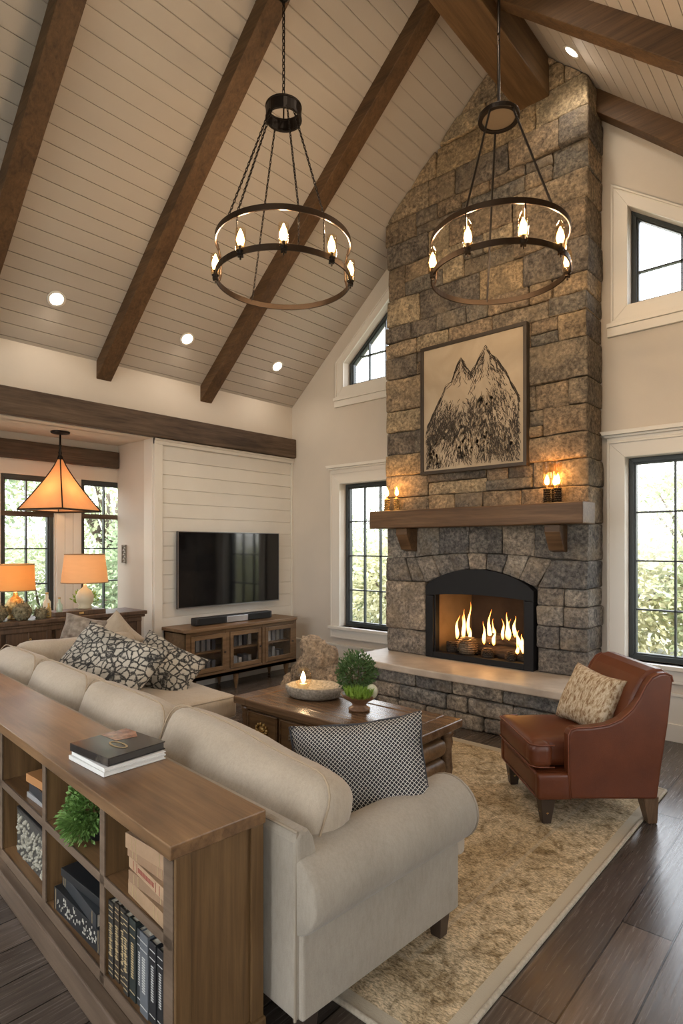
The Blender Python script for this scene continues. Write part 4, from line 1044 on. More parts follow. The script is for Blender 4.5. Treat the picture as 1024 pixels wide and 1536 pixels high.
SZ = .44
sofa = thing('sectional_sofa', 'oatmeal linen sectional sofa with rolled arm and chaise return', 'sofa', GO, TH)
X0, X1 = -3.62, .155; Y0, Y1 = .335, 1.17
fab, cu, pi_ = M['sofa'], M['sofaCush'], M['piping']
def bodyfn(q): return q
mb = MB(); mb.rbox(((X0+X1-.02)/2, (Y0+Y1)/2, .225), (X1-X0-.03, Y1-Y0-.03, .21), .02, 10); mb.build('sofa_base', fab, sofa, smooth=True)
mb = MB().prism([(Y0, .115), (Y0+.13, .115), (Y0+.125, .46), (Y0+.075, .655), (Y0+.055, .685), (Y0+.02, .692), (Y0, .67)], X0, X1-.03, 'x')
mb.build('sofa_back', fab, sofa, bevel=.018, bseg=3)
MB().tube([(X0, Y0+.010, .684), (X1-.035, Y0+.010, .684), (X1-.035, Y0+.0, .12)], .005, 6).build('back_piping', pi_, sofa)
# rolled arm
mb = MB().box(X1-.175, X1-.015, Y0+.012, Y1, .115, .50); mb.build('arm_panel', fab, sofa, bevel=.012, bseg=3)
mb = MB(); R_ = .128; ay0, ay1 = Y0+.005, Y1+.04; cxr, czr = X1-.082, .492; n = 28; vs = []
ys = [ay0, ay0+.012] + [ay0+.03+(ay1-ay0-.06)*i/10 for i in range(11)] + [ay1-.012, ay1]
rr_ = [R_*.93, R_*.985]+[R_]*11+[R_*.985, R_*.90]
for y, r_ in zip(ys, rr_):
    for k in range(n):
        a = 2*pi*k/n; vs.append((cxr+r_*1.05*cos(a), y, czr+r_*sin(a)-.005*(ay1-y)/(ay1-ay0)))
m_ = len(ys)
mb.add(vs, [(i*n+k, i*n+(k+1) % n, i*n+n+(k+1) % n, i*n+n+k) for i in range(m_-1) for k in range(n)]+[tuple(range(n-1,-1,-1)), tuple((m_-1)*n+k for k in range(n))])
mb.build('arm_roll', fab, sofa, smooth=True)
MB().tube([(cxr+R_*1.03*cos(2*pi*k/28), ay1-.006, czr+R_*.98*sin(2*pi*k/28)) for k in range(28)], .005, 6, True).build('arm_piping', pi_, sofa)
# far end low arm / return back
for (sx, sy) in ((X1-.07, Y1-.06), (X1-.07, Y0+.07), (X0+.1, Y0+.07), (-2.25, 1.62), (-3.5, 1.62), (-1.9, Y1-.06)):
    mb = MB(); mb.prism([(sx-.022, sy-.022), (sx+.022, sy-.022), (sx+.022, sy+.022), (sx-.022, sy+.022)], 0, .12, 'z')
    for i, v in enumerate(mb.v):
        if v.z > .1: mb.v[i] = Vector((sx+(v.x-sx)*1.5, sy+(v.y-sy)*1.5, v.z))
    mb.build('sofa_foot', M['darkfoot'], sofa, bevel=.003)
# seat cushions: three along the long run, T-shaped front on the right one
sc = [(-2.12, -1.40), (-1.39, -.70), (-.69, X1-.185)]
for i, (a, b_) in enumerate(sc):
    mb = MB(); mb.rbox(((a+b_)/2, (Y0+.20+Y1+.05)/2, .395), (b_-a-.006, Y1+.05-Y0-.2, .145), .035, 6, puff=(0,0,.022), nz=.004); 
    mb.build('seat_cushion', cu, sofa, smooth=True)
mb = MB(); mb.rbox((X1-.10, Y1+.012, .385), (.19, .055, .13), .025, 3, nz=.002); mb.build('seat_cushion_return', cu, sofa, smooth=True)
# chaise
mb = MB(); mb.rbox((-2.68, (Y1+1.66)/2-.03, .20), (.98, 1.66-Y1+.1, .16), .03, 8); mb.build('chaise_base', fab, sofa, smooth=True)
mb = MB(); mb.rbox((-2.68, (Y0+.35+1.72)/2, .37), (1.02, 1.72-Y0-.35, .17), .04, 8, puff=(0,0,.03), nz=.005); mb.build('chaise_cushion', cu, sofa, smooth=True)
MB().tube([(-3.17, 1.708, .44), (-2.19, 1.708, .44), (-2.178, 1.69, .44), (-2.178, .8, .44)], .0045, 6).build('chaise_piping', pi_, sofa)
MB().tube([(-3.17, 1.712, .30), (-2.19, 1.712, .30), (-2.176, 1.69, .30), (-2.176, .8, .30)], .0045, 6).build('chaise_piping', pi_, sofa)
mb = MB(); mb.rbox((-3.43, (Y0+1.64)/2, .39), (.30, 1.64-Y0, .56), .07, 8, nz=.004); mb.build('return_back', fab, sofa, smooth=True)
mb = MB(); mb.xf = Tm((-3.36, 1.02, .63), 0, radians(-10), 0); mb.rbox((0,0,0), (.26, .92, .40), .10, 7, puff=(.03,0,.0), nz=.01); mb.build('back_cushion', cu, sofa, smooth=True)
def back_cushion(xc, w, rx=-14, dz=0, dy=0, h=.41, ry=0, rz=0, seed=0):
    mb = MB(); mb.xf = Tm((xc, Y0+.19+dy, .585+dz), radians(rx), radians(ry), radians(rz))
    mb.rbox((0,0,0), (w, .215, h), .085, 9, puff=(.015,.05,.018), nz=.012, nsc=3.2)
    c = mb.build('back_cushion', cu, sofa, smooth=True)
    # welt along both rims
    for s in (-1,):
        t = MB(); t.xf = mb.xf; yy = s*.078; hw_, hh = w/2-.0, h/2-.0; rr = .085
        pts_ = []
        for cx_, cz_, a0 in ((hw_-rr, hh-rr, 0), (-hw_+rr, hh-rr, 90), (-hw_+rr, -hh+rr, 180), (hw_-rr, -hh+rr, 270)):
            for k in range(5): a = radians(a0+k*22.5); pts_.append(Vector((cx_+rr*1.0*cos(a), yy, cz_+rr*1.0*sin(a))))
        dense = []
        for i in range(len(pts_)):
            p, q = pts_[i], pts_[(i+1) % len(pts_)]; n_ = max(1, int((q-p).length/.05))
            for k in range(n_):
                g = p.lerp(q, k/n_); a = g.x/hw_; cc = g.z/hh
                g2 = g.copy(); g2.z += .018*cc*max(0,1-a*a); g2.x += .015*a*max(0,1-cc*cc)
                w_ = mb.xf @ g2; o = noise.noise_vector(w_*3.2)*.012; dense.append(g2+o)
        t.tube(dense, .0042, 5, True); t.build('cushion_piping', M['piping2'], c)
M['piping2'] = plain('cream piping', (.36,.28,.19), .8)
back_cushion(-.46, 1.04, -20, -.045, -.01, .52, 4)
back_cushion(-1.42, .86, -18, .01, .0)
back_cushion(-2.27, .82, -20, .01, -.01)
back_cushion(-3.08, .78, -20, .01, -.02)

# ------------------------------------------------------------------ throw pillows
def pattern_diamond():
    m, nt, b = newmat('black and white woven diamond fabric'); v = coords(nt, (1,1,1), (0, radians(45), 0))
    sp = nt.nodes.new('ShaderNodeSeparateXYZ'); nt.links.new(v, sp.inputs[0]); fr = 85
    a = math_(nt, 'ABSOLUTE', math_(nt, 'SUBTRACT', math_(nt, 'FRACT', math_(nt, 'MULTIPLY', sp.outputs[0], fr)), .5))
    c = math_(nt, 'ABSOLUTE', math_(nt, 'SUBTRACT', math_(nt, 'FRACT', math_(nt, 'MULTIPLY', sp.outputs[2], fr)), .5))
    d = math_(nt, 'MAXIMUM', a, c); k = ramp(nt, d, [(.40, (.02,.02,.025)), (.45, (.66,.64,.58))]); nt.links.new(k, b.inputs['Base Color']); b.inputs['Roughness'].default_value = .9
    addbump(nt, b, d, .4, .003); return m
def pattern_mosaic():
    m, nt, b = newmat('black and cream mosaic print fabric'); v = coords(nt)
    w = nt.nodes.new('ShaderNodeTexVoronoi'); w.feature = 'DISTANCE_TO_EDGE'; w.inputs['Scale'].default_value = 21; nt.links.new(v, w.inputs['Vector'])
    n1 = tnoise(nt, v, 55, 5, 1, .7); n2 = tnoise(nt, v, 4, 3)
    e = math_(nt, 'ADD', w.outputs['Distance'], math_(nt, 'MULTIPLY', math_(nt, 'SUBTRACT', n1, .5), .50))
    k = ramp(nt, e, [(.02, (.03,.03,.03)), (.09, (.16,.155,.14)), (.15, (.55,.52,.45))])
    nt.links.new(mix(nt, .5, k, ramp(nt, n2, [(.4, (.22,.22,.21)), (.62, (1,1,1))]), 'MULTIPLY'), b.inputs['Base Color']); b.inputs['Roughness'].default_value = .9; addbump(nt, b, n1, .3, .003); return m
def pattern_zig():
    m, nt, b = newmat('cream and rust chevron weave'); 
    n1 = tnoise(nt, coords(nt, (80, 30, 26)), 1, 4, .4, .7); n2 = tnoise(nt, coords(nt), 150, 3)
    k = ramp(nt, n1, [(.38, (.22,.12,.06)), (.47, (.40,.29,.17)), (.58, (.58,.47,.33))]); nt.links.new(k, b.inputs['Base Color']); b.inputs['Roughness'].default_value = .95; addbump(nt, b, n2, .4, .003); addbump(nt, b, n1, .3, .004); return m
M['dia'] = pattern_diamond(); M['mos'] = pattern_mosaic(); M['zig'] = pattern_zig()
def pillow(label, c, w, h, t, mat, rz, rx=0, ry=0, welt=None, seed=0, pinch=.08):
    o = thing('throw_pillow', label, 'pillow', c, rz, 'throw pillows' if 0 else None, rx, ry)
    mb = MB(); mb.pillow(w, h, t, 22, pinch); cvr = mb.build('pillow_cover', mat, o, smooth=True)
    if welt:
        pts_ = []
        for (i0, j0, i1, j1) in ((-1,-1,1,-1), (1,-1,1,1), (1,1,-1,1), (-1,1,-1,-1)):
            for k in range(16):
                a, b_ = i0+(i1-i0)*k/16, j0+(j1-j0)*k/16; x = a*w/2*(1-pinch*(1-b_*b_)); z = b_*h/2*(1-pinch*(1-a*a)); q = Vector((x,0,z)); pts_.append(q+noise.noise_vector(Vector((x*7,0,z*7)))*.012)
        MB2 = MB(); MB2.tube(pts_, .004, 5, True); MB2.build('pillow_edging', welt, cvr)
    return o
pillow('black and white diamond weave pillow standing against the rolled sofa arm', G((-.13, .89, .63)), .55, .46, .19, M['dia'], radians(36), radians(-24), radians(-9), plain('dark edging', (.05,.05,.055), .8))
pillow('large black and cream mosaic print pillow lying in the sofa corner', (-4.10, 2.06, .68), .78, .58, .20, M['mos'], radians(20), radians(-42), radians(14), None)
pillow('smaller mosaic print pillow half hidden behind the large mosaic one', (-4.08, 2.52, .62), .58, .42, .18, M['mos'], radians(28), radians(-40), radians(22), None)
pillow('grey patterned pillow at the back of the far sofa corner', (-4.88, 2.28, .80), .40, .34, .14, fabric('grey mottled fabric', (.13,.10,.08), (.38,.33,.27), 90, 18), radians(50), radians(-20), radians(10), None)
pillow('plain beige pillow with its corner pointing up behind the mosaic pillow', (-4.76, 2.48, .76), .36, .36, .13, fabric('dusty beige fabric', (.40,.33,.25), (.48,.41,.32)), radians(50), radians(-15), radians(45), None)
SKY, SUN, EXPO = 5.8, 7.5, 0.3
# ------------------------------------------------------------------ coffee table
ct_ = thing('coffee_table', 'antique dark wood coffee table with drawers and half-log ends on the rug', 'table', (-2.585, 2.895, .014))
TX, TY = .745, .29; TH_ = .49
mb = MB(); f = .13
mb.box(-TX, -TX+f, -TY, TY, TH_-.05, TH_).box(TX-f, TX, -TY, TY, TH_-.05, TH_).box(-TX+f, TX-f, -TY, -TY+.10, TH_-.05, TH_).box(-TX+f, TX-f, TY-.10, TY, TH_-.05, TH_)
mb.box(-TX+f, TX-f, -TY+.10, TY-.10, TH_-.05, TH_-.003)
mb.build('table_top', M['table'], ct_, bevel=.009, bseg=3)
MB().box(-TX+.04, TX-.04, -TY+.035, TY-.035, TH_-.075, TH_-.05).box(-TX+.08, TX-.10, -TY+.06, TY-.05, .12, TH_-.05).build('table_body', M['table'], ct_, bevel=.004)
for sx in (-1, 1):
    for sy in (-1, 1):
        x, y = sx*(TX-.075), sy*(TY-.065)
        mb = MB()
        mb.lathe([(.036,.09), (.040,.11), (.030,.14), (.037,.19), (.032,.25), (.030,.31), (.038,.35), (.034,.385), (.042,.40), (.042,.43)], (x, y, 0), 14)
        mb.build('corner_post', M['table'], ct_, smooth=True)
        mb = MB().prism([(x-.05, y-.045), (x+.05, y-.045), (x+.05, y+.045), (x-.05, y+.045)], 0, .055, 'z'); mb.build('foot', M['table'], ct_, bevel=.01)
mb = MB(); mb.rbox((0,0,.088), (2*TX-.02, 2*TY-.02, .07), .022, 10, nz=.003); mb.build('bottom_rail', M['table'], ct_, smooth=True)
for k in range(4):      # drawers on the long side
    a = -TX+.115+k*.325; b_ = a+.30
    dr = MB().box(a, b_, -TY+.040, -TY+.07, .15, TH_-.09).build('drawer', M['tableEnd'], ct_, bevel=.004)
    MB().box(a-.004, b_+.004, -TY+.032, -TY+.045, .145, .16).box(a-.004, b_+.004, -TY+.032, -TY+.045, TH_-.10, TH_-.085).box(a-.004, a+.012, -TY+.032, -TY+.045, .145, TH_-.085).box(b_-.012, b_+.004, -TY+.032, -TY+.045, .145, TH_-.085).build('drawer_moulding', M['table'], dr, bevel=.003)
    mb = MB(); xm = (a+b_)/2
    for q in range(11): an = 2*pi*q/11; mb.blob((xm+.052*cos(an), -TY+.034, .30+.034*sin(an)), .0125, 6, .4)
    mb.blob((xm, -TY+.032, .30), .022, 8, .3, sc=(1.6,.5,1)); mb.build('drawer_plate', M['brass'] if k == 0 else plain('tarnished plate', (.16,.12,.08), .4, .7), dr, smooth=True)
for sx in (-1, 1):
    for z in (.335, .215):
        mb = MB(); mb.xf = Tm((sx*(TX-.095), 0, z), 0, 0, 0)
        mb.rbox((0,0,0), (.12, 2*TY-.20, .115), .052, 6, nz=.005, nsc=3); mb.build('log_panel', M['tableEnd'], ct_, smooth=True)
# stone bowl + lantern
sbw = thing('stone_bowl', 'shallow rough grey stone bowl on the coffee table', 'bowl', (-2.90, 2.98, .504), radians(20))
mb = MB(); n = 36; prof = [(.13,0), (.165,.004), (.185,.025), (.193,.055), (.19,.078), (.172,.080), (.160,.062), (.13,.045), (.001,.040)]; vs = []
for r_, z in prof:
    for k in range(n):
        a = 2*pi*k/n; o = noise.noise(Vector((cos(a)*3, sin(a)*3, z*20)))*.010; vs.append(((r_+o)*cos(a)*1.08, (r_+o)*sin(a)*.86, z+o*.5))
mb.add(vs, [(i*n+k, i*n+(k+1) % n, i*n+n+(k+1) % n, i*n+n+k) for i in range(len(prof)-1) for k in range(n)]+[tuple(range(n-1,-1,-1))])
mb.build('bowl_body', noisy('rough grey stone', (.20,.17,.13), (.42,.37,.30), 60, .9, 1.0, bscale=90), sbw, smooth=True)
ln = thing('glass_votive', 'glowing egg-shaped textured glass votive in the stone bowl', 'candle holder', (-2.985, 2.955, .548))
vg = glass('textured votive glass', (1,.93,.82))
mb = MB(); mb.lathe([(.028,0), (.045,.02), (.060,.06), (.058,.10), (.043,.135), (.030,.148)], n=24, cap=False)
for i, v in enumerate(mb.v): mb.v[i] = v*(1+.04*noise.noise(v*60))
mb.build('votive_glass', vg, ln, smooth=True)
MB().cyl((0,0,.0), (0,0,.035), .026, n=16).build('wax_candle', plain('cream wax', (.8,.7,.5), .5), ln)
mb = MB(); mb.lathe([(.003,.040), (.015,.055), (.019,.075), (.011,.10), (.002,.12)], n=12); mb.build('candle_flame', plain('candle flame', (1,.8,.5), .5, emit=(1,.72,.36), es=14), ln, smooth=True)
lightobj('votive_light', 'POINT', (0,0,.17), 1.6, (1,.7,.4), .03, ln)
# pedestal bowl with plants
pb = thing('pedestal_bowl', 'turned wooden pedestal bowl holding green plants on the coffee table', 'bowl', (-2.44, 2.92, .504))
mb = MB(); mb.lathe([(.068,0), (.070,.012), (.050,.024), (.044,.034), (.060,.055), (.098,.075), (.118,.10), (.120,.108), (.108,.106), (.08,.092), (.001,.088)], n=32); mb.build('bowl_body', wood('reddish turned wood', (.10,.045,.02), (.22,.11,.055), (.34,.19,.10), 0, .3, 2), pb, smooth=True)
rp = random.Random(9)
def bush_mb(c, r, hh, n, l, w, upb=.3, dense=.5):
    mb = MB()
    for q in range(n):
        d = Vector((rp.gauss(0,1), rp.gauss(0,1), rp.gauss(0,1))).normalized()
        k = rp.uniform(dense, 1.0)*(1+.18*noise.noise(d*2.2+Vector(c)*5)); p = Vector(c)+Vector((d.x*r*k, d.y*r*k, d.z*hh*k))
        mb.leaf(p, d+Vector((rp.uniform(-.6,.6), rp.uniform(-.6,.6), upb+rp.uniform(-.4,.4))), l*rp.uniform(.7,1.3), w)
    return mb
o = thing('dark_shrub', 'dense dark green small-leaved shrub growing at the back of the pedestal bowl', 'plant', (-2.49, 2.95, .60))
bush_mb((0,0,.13), .125, .13, 1500, .026, .014).build('foliage', M['leafdark'], o)
mb = MB()
for k in range(9): a = 2*pi*k/9; mb.tube([(0,0,0), (.04*cos(a),.04*sin(a),.06), (.08*cos(a),.08*sin(a),.15)], .003, 5)
mb.build('stems', plain('brown stems', (.10,.07,.03), .8), o)
o = thing('lime_plant', 'low feathery lime green plant at the front of the pedestal bowl', 'plant', (-2.40, 2.865, .598))
mb = MB()
for q in range(900):
    a = rp.uniform(0, 2*pi); r_ = .075*sqrt(rp.random()); p = Vector((r_*cos(a), r_*sin(a)*.8, 0)); d = Vector((cos(a)*r_*7, sin(a)*r_*7, 1)); mb.leaf(p, d, rp.uniform(.05,.085), .006)
mb.build('foliage', M['leaflime'], o)
o = MB(); o.blob((0,0,0), .042, 18, 0, 1, (.9,.9,1.1)); oo = o.build('stone_egg', M['egg'], smooth=True); oo.location = (-2.345, 2.93, .635); tag(oo, 'smooth pale egg-shaped stone leaning in the right side of the pedestal bowl', 'egg')
# boulder
o = MB(); o.blob((0,0,.30), .285, 34, .26, 1.7, (.84,.7,1.12)); o.blob((-.15,-.06,.16), .17, 24, .3, 1.5, (1,1,1)); o.blob((.14,-.02,.20), .19, 24, .3, 1.5)
for i, v in enumerate(o.v): 
    w = v+noise.noise_vector(v*5)*.05+noise.noise_vector(v*14)*.025; w.z = max(.0, w.z); o.v[i] = w
oo = o.build('boulder', M['boulder'], smooth=True); oo.location = (-4.13, 4.26, 0); tag(oo, 'large craggy tan boulder on the floor at the left end of the hearth', 'rock')

# ------------------------------------------------------------------ rug
rx0, rx1, ry0, ry1 = -3.75, -.955, 1.50, 4.16
rug = thing('area_rug', 'large faded beige and brown patterned rug under the coffee table', 'rug', ((rx0+rx1)/2, (ry0+ry1)/2, 0))
MB().box(-(rx1-rx0)/2, (rx1-rx0)/2, -(ry1-ry0)/2, (ry1-ry0)/2, 0.001, .013).build('rug_pile', rug_mat((rx1-rx0)/2, (ry1-ry0)/2), rug, bevel=.004)
mb = MB(); a, b_ = (rx1-rx0)/2, (ry1-ry0)/2
for s in (-1, 1):
    mb.tube([(s*a, -b_+2*b_*k/30, .009) for k in range(31)], .011, 6); mb.tube([(-a+2*a*k/30, s*b_, .009) for k in range(31)], .011, 6)
mb.build('rug_binding', noisy('pale rug binding', (.42,.36,.27), (.58,.51,.40), 80, .95, .5), rug, smooth=True)

# ------------------------------------------------------------------ armchair
ac_ = thing('armchair', 'rust brown leather armchair with sloped arms and a chevron pillow', 'armchair', (-1.325, 3.625, .014), radians(-46))
Lh = M['leather']
mb = MB(); mb.rbox((0,-.02,.215), (.60,.66,.145), .03, 8, puff=(0,.0,0)); mb.build('seat_base', Lh, ac_, smooth=True)
mb = MB(); mb.tube([(-.29,-.345,.275), (.29,-.345,.275)], .006, 6); mb.tube([(-.29,-.348,.150), (.29,-.348,.150)], .005, 6); mb.build('base_piping', M['leatherSeam'], ac_, smooth=True)
mb = MB(); mb.rbox((0,-.095,.375), (.515,.565,.155), .045, 8, puff=(.0,.012,.022), nz=.002)
mb.rbox((0,-.315,.372), (.60,.13,.15), .045, 8, puff=(0,.0,.008)); mb.build('seat_cushion', Lh, ac_, smooth=True)
mb = MB()
for z in (.315, .435): mb.tube([(.302,-.25,z), (.298,-.335,z), (.27,-.378,z), (-.27,-.378,z), (-.298,-.335,z), (-.302,-.25,z)], .0045, 6)
mb.build('cushion_piping', M['leatherSeam'], ac_, smooth=True)
# side panels with flowing top line
tfar = [(-.175,.15), (-.185,.285), (.02,.30), (.06,.48), (.12,.585), (.17,.635), (.215,.70), (.25,.77), (.285,.815), (.325,.835), (.365,.838), (.395,.822), (.402,.79), (.375,.55), (.335,.30), (.315,.14)]
top = [(-.175,.15), (-.185,.30), (-.185,.50), (-.172,.530), (-.14,.540), (-.05,.543), (.04,.556), (.11,.585), (.17,.635), (.215,.70), (.25,.77), (.285,.815), (.325,.835), (.365,.838), (.395,.822), (.402,.79), (.375,.55), (.335,.30), (.315,.14)]
for s in (-1, 1):
    mb = MB(); x0, x1 = (.262, .335)
    mb.prism(top if s > 0 else tfar, s*x0, s*x1, 'x'); mb.build('side_panel', Lh, ac_, bevel=.014, bseg=3)
    mb = MB(); mb.tube([(s*.331, p[0], p[1]) for p in (top[:16] if s > 0 else tfar[:10])], .0045, 6); mb.build('side_piping', M['leatherSeam'], ac_, smooth=True)
# lower rail of each side forward of the arm
for s in (-1, 1): 
    mb = MB(); mb.rbox((s*.305,-.26,.215), (.055,.19,.145), .018, 4); mb.build('side_rail', Lh, ac_, smooth=True)
# back
bk = [(.10,.36), (.125,.50), (.165,.62), (.205,.72), (.25,.80), (.29,.838), (.335,.852), (.372,.85), (.40,.832), (.405,.79), (.375,.55), (.335,.30), (.315,.14), (.20,.14)]
mb = MB(); n = 10
for i in range(n):
    a = -.275+.55*i/n; b_ = -.275+.55*(i+1)/n
mb.prism(bk, -.285, .285, 'x'); mb.build('backrest', Lh, ac_, bevel=.022, bseg=4)
for (x, y, back) in ((.27,-.29,0), (-.27,-.29,0), (.27,.29,1), (-.27,.29,1)):
    mb = MB(); k = 1
    mb.mi = 0
    w0, w1 = (.024, .042) if not back else (.026, .044); dy = .02 if back else 0
    vs = [(x-w0,y-w0+dy,-.012), (x+w0,y-w0+dy,-.012), (x+w0,y+w0+dy,-.012), (x-w0,y+w0+dy,-.012), (x-w1,y-w1,.145), (x+w1,y-w1,.145), (x+w1,y+w1,.145), (x-w1,y+w1,.145)]
    if not back: vs = [(v[0], v[1], v[2]+.012) if v[2] < 0 else v for v in vs]
    mb.add(vs, [(0,3,2,1),(4,5,6,7),(0,1,5,4),(1,2,6,5),(2,3,7,6),(3,0,4,7)])
    lg = mb.build('leg', M['footwood'] if back else M['darkfoot'], ac_, bevel=.004)
    if not back:
        MB().lathe([(.030,.052), (.034,.062), (.030,.074)], (x, y, 0), 12).build('foot_collar', M['brass'], lg, smooth=True)
pv = Matrix.Rotation(radians(-46), 4, 'Z') @ Vector((.02, .045, 0)); 
pillow('cream and rust chevron weave pillow leaning in the leather armchair', (-1.325+pv.x+.03, 3.625+pv.y+.02, .635), .38, .36, .15, M['zig'], radians(-46+22), radians(-26), radians(5), None)

# ------------------------------------------------------------------ books
gold = plain('faded gilt', (.42,.32,.17), .5, .3)
def book(label, L, W, T, cover, pages, xf, parent=None, group=None, spine=None, deco=True, cat='book', titlemat=None):
    """L along x (spine length), W along y, T along z; spine faces -y"""
    o = bpy.data.objects.new('book', None); COL.objects.link(o); o.matrix_world = xf; tag(o, label, cat, group)
    mb = MB(); c = .004; mb.box(-L/2, L/2, 0, W, 0, c).box(-L/2, L/2, 0, W, T-c, T).box(-L/2, L/2, -.003, .003, 0, T)
    PGS = lambda: MB().box(-L/2+.004, L/2-.004, .003, W-.005, c, T-c).build('page_block', pages, o)
    PGS()
    mb.mi = 1
    if deco:
        for k in deco if isinstance(deco, (list, tuple)) else (-.40,-.34,.34,.40): mb.box(L*k-.0012, L*k+.0012, -.0042, -.002, .003, T-.003)
        if titlemat is not None:
            for q in range(int(14)):
                x = -L*.22+q*L*.032; mb.box(x, x+L*.018, -.0042, -.002, T*.3, T*.7)
    mb.build('book_cover', [cover, titlemat or gold], o, bevel=.0015)
    return o
GM = Matrix.Translation(GO) @ Matrix.Rotation(TH, 4, 'Z')
def GX(loc, rx=0, ry=0, rz=0): return GM @ Tm(loc, radians(rx), radians(ry), radians(rz))
wht = plain('white paper cover', (.72,.72,.70), .4); drk = noisy('dark glossy photo cover', (.015,.014,.014), (.10,.085,.07), 14, .22, 0, lo=.45, hi=.8)
book('lower white magazine at the bottom of the pile on the bookcase', .275, .245, .016, wht, M['whitepages'], GX((-.72, .045, BH+.001), 0, 0, 4), deco=False)
book('upper white magazine directly beneath the dark glossy book', .265, .24, .014, wht, M['whitepages'], GX((-.715, .05, BH+.018), 0, 0, 3), deco=False)
b1 = book('dark glossy photo book on top of the pile on the bookcase', .27, .235, .030, drk, plain('dark page edges', (.05,.045,.04), .5), GX((-.72, .055, BH+.033), 0, 0, 7), deco=False)
mb = MB(); mb.add([(-.13,.12,.0308), (-.02,.12,.0308), (.0,.20,.0308), (-.06,.232,.0308), (-.132,.232,.0308)], [(0,1,2,3,4)]); mb.build('cover_photo', noisy('rust red print', (.10,.03,.015), (.45,.22,.13), 30, .25, 0), b1)
mb = MB(); n = 24; mb.add([(.03+.055*cos(2*pi*k/n), .10+.022*sin(2*pi*k/n), .0312) for k in range(n)]+[(.03+.045*cos(2*pi*k/n), .10+.014*sin(2*pi*k/n), .0312) for k in range(n)], [(k, (k+1) % n, (k+1) % n+n, k+n) for k in range(n)]); mb.build('cover_emblem', gold, b1)
tan = [noisy('tan antique cover %d' % i, c, tuple(min(1, v*1.25) for v in c), 20, .7, .2) for i, c in enumerate([(.27,.175,.10), (.21,.13,.075), (.30,.195,.115), (.23,.14,.08), (.28,.18,.105)])]
od = ['topmost thick tan book', 'second tan book from the top', 'middle tan book with a red label', 'fourth tan book', 'bottom tan book']
z = .4625; Ts = [.044, .036, .036, .034, .046]
for i in range(5):
    T = Ts[i]; k = 4-i
    b_ = book(od[k]+' of the antique stack in the right upper cubby', .20+.04+.008*((i*7) % 3), .155, T, tan[i], M['pages'], GX((-.180+.008*((i*5) % 3-1), .012+.006*(i % 2), z), 0, 0, (-2,3,-3,2,5)[i]), deco=(-.36,-.26,.26,.36), titlemat=plain('red label', (.25,.05,.035), .6) if k == 2 else None, group='antique tan books')
    z += T+.001
cols = [(.030,.028,.024), (.035,.026,.018), (.026,.022,.017), (.03,.028,.024), (.018,.024,.022), (.028,.032,.034), (.10,.11,.12), (.016,.016,.018), (.014,.014,.015)]
names_ = ['first black and gold', 'second black and gold', 'third black and gold', 'fourth black and gold', 'tall black green', 'slate', 'pale grey', 'glossy black', 'rightmost black']
x = -.445
for i in range(9):
    T = (.036,.034,.036,.034,.042,.034,.050,.040,.036)[i]; H_ = (.245,.252,.25,.248,.25,.235,.245,.24,.235)[i]
    xf = GX((x, .015, .141+H_/2), 0, 0, 0) @ Matrix.Rotation(radians(90), 4, 'Y')
    xf = GM @ Tm((x+T, .012+.004*(i % 3), .141+H_/2)) @ Matrix.Rotation(radians(-90), 4, 'Y')
    b_ = book(names_[i]+' book standing upright, counted from the left in the right lower cubby', H_, .17, T, plain('dark cloth cover %d' % i, cols[i], .45), M['pages'], xf, deco=(-.44,-.38,-.3,-.2,-.1,0,.1,.2,.3,.38,.44) if i < 4 else (-.4,.3,.4), titlemat=gold if i < 5 else plain('silver gilding %d' % i, (.5,.5,.48), .4, .4), group='upright dark books')
    x += T+.0015
# middle lower cubby: two big dark volumes facing out
dk = plain('black album cover', (.016,.018,.02), .4)
b_ = book('front dark album with pale script spine lying in the middle lower cubby', .40, .22, .085, dk, M['pages'], GX((-.745, .02, .141), 0, 0, 2), deco=(-.46,.46))
mb = MB()
for q in range(70): x = -.17+.34*rp.random(); zz = .015+.055*rp.random(); mb.box(x, x+rp.uniform(.002,.010), -.0048, -.002, zz, zz+rp.uniform(.003,.012))
mb.build('script_ornament', plain('pale grey script', (.42,.40,.34), .6), b_)
book('second dark album on top of the script album in the middle lower cubby', .37, .20, .05, plain('worn black cover', (.03,.034,.038), .35), M['pages'], GX((-.75, .03, .228), 0, 0, -3), deco=(-.45,-.4,.4))
book('thin black album at the top of the middle lower cubby pile', .33, .19, .03, dk, M['pages'], GX((-.74, .035, .280), 0, 0, 4), deco=False)
# left lower cubby: carved grey box
cb = bpy.data.objects.new('carved_box', None); COL.objects.link(cb); cb.matrix_world = GX((-1.31, .10, .141)); tag(cb, 'grey box with carved leafy front in the left lower cubby', 'box')
MB().box(-.20, .20, -.06, .12, 0, .20).build('box_body', plain('dark grey wood', (.05,.048,.042), .6), cb, bevel=.004)
MB().box(-.20, .20, -.062, .122, .202, .215).build('box_lid', plain('black lid', (.02,.02,.02), .4), cb, bevel=.003)
mb = MB()
for q in range(170): x = rp.uniform(-.185,.185); zz = rp.uniform(.015,.185); mb.blob((x, -.061, zz), rp.uniform(.005,.010), 6, .4)
mb.build('carved_relief', noisy('pale grey green relief', (.20,.19,.15), (.42,.40,.32), 40, .8, 0), cb, smooth=True)
for i, (T, c, nm_) in enumerate(((.022,(.28,.28,.28),'bottom grey magazine'), (.045,(.02,.024,.03),'middle black book'), (.035,(.40,.19,.07),'top orange brown book'))):
    book(nm_+' of the small stack in the left upper cubby', .22, .17, T, plain('stack cover %d' % i, c, .4), M['whitepages'] if i == 0 else M['pages'], GX((-1.20, .03, .4625+(0,.023,.069)[i]), 0, 0, (3,-2,5)[i]), deco=False, group='small stack of books')
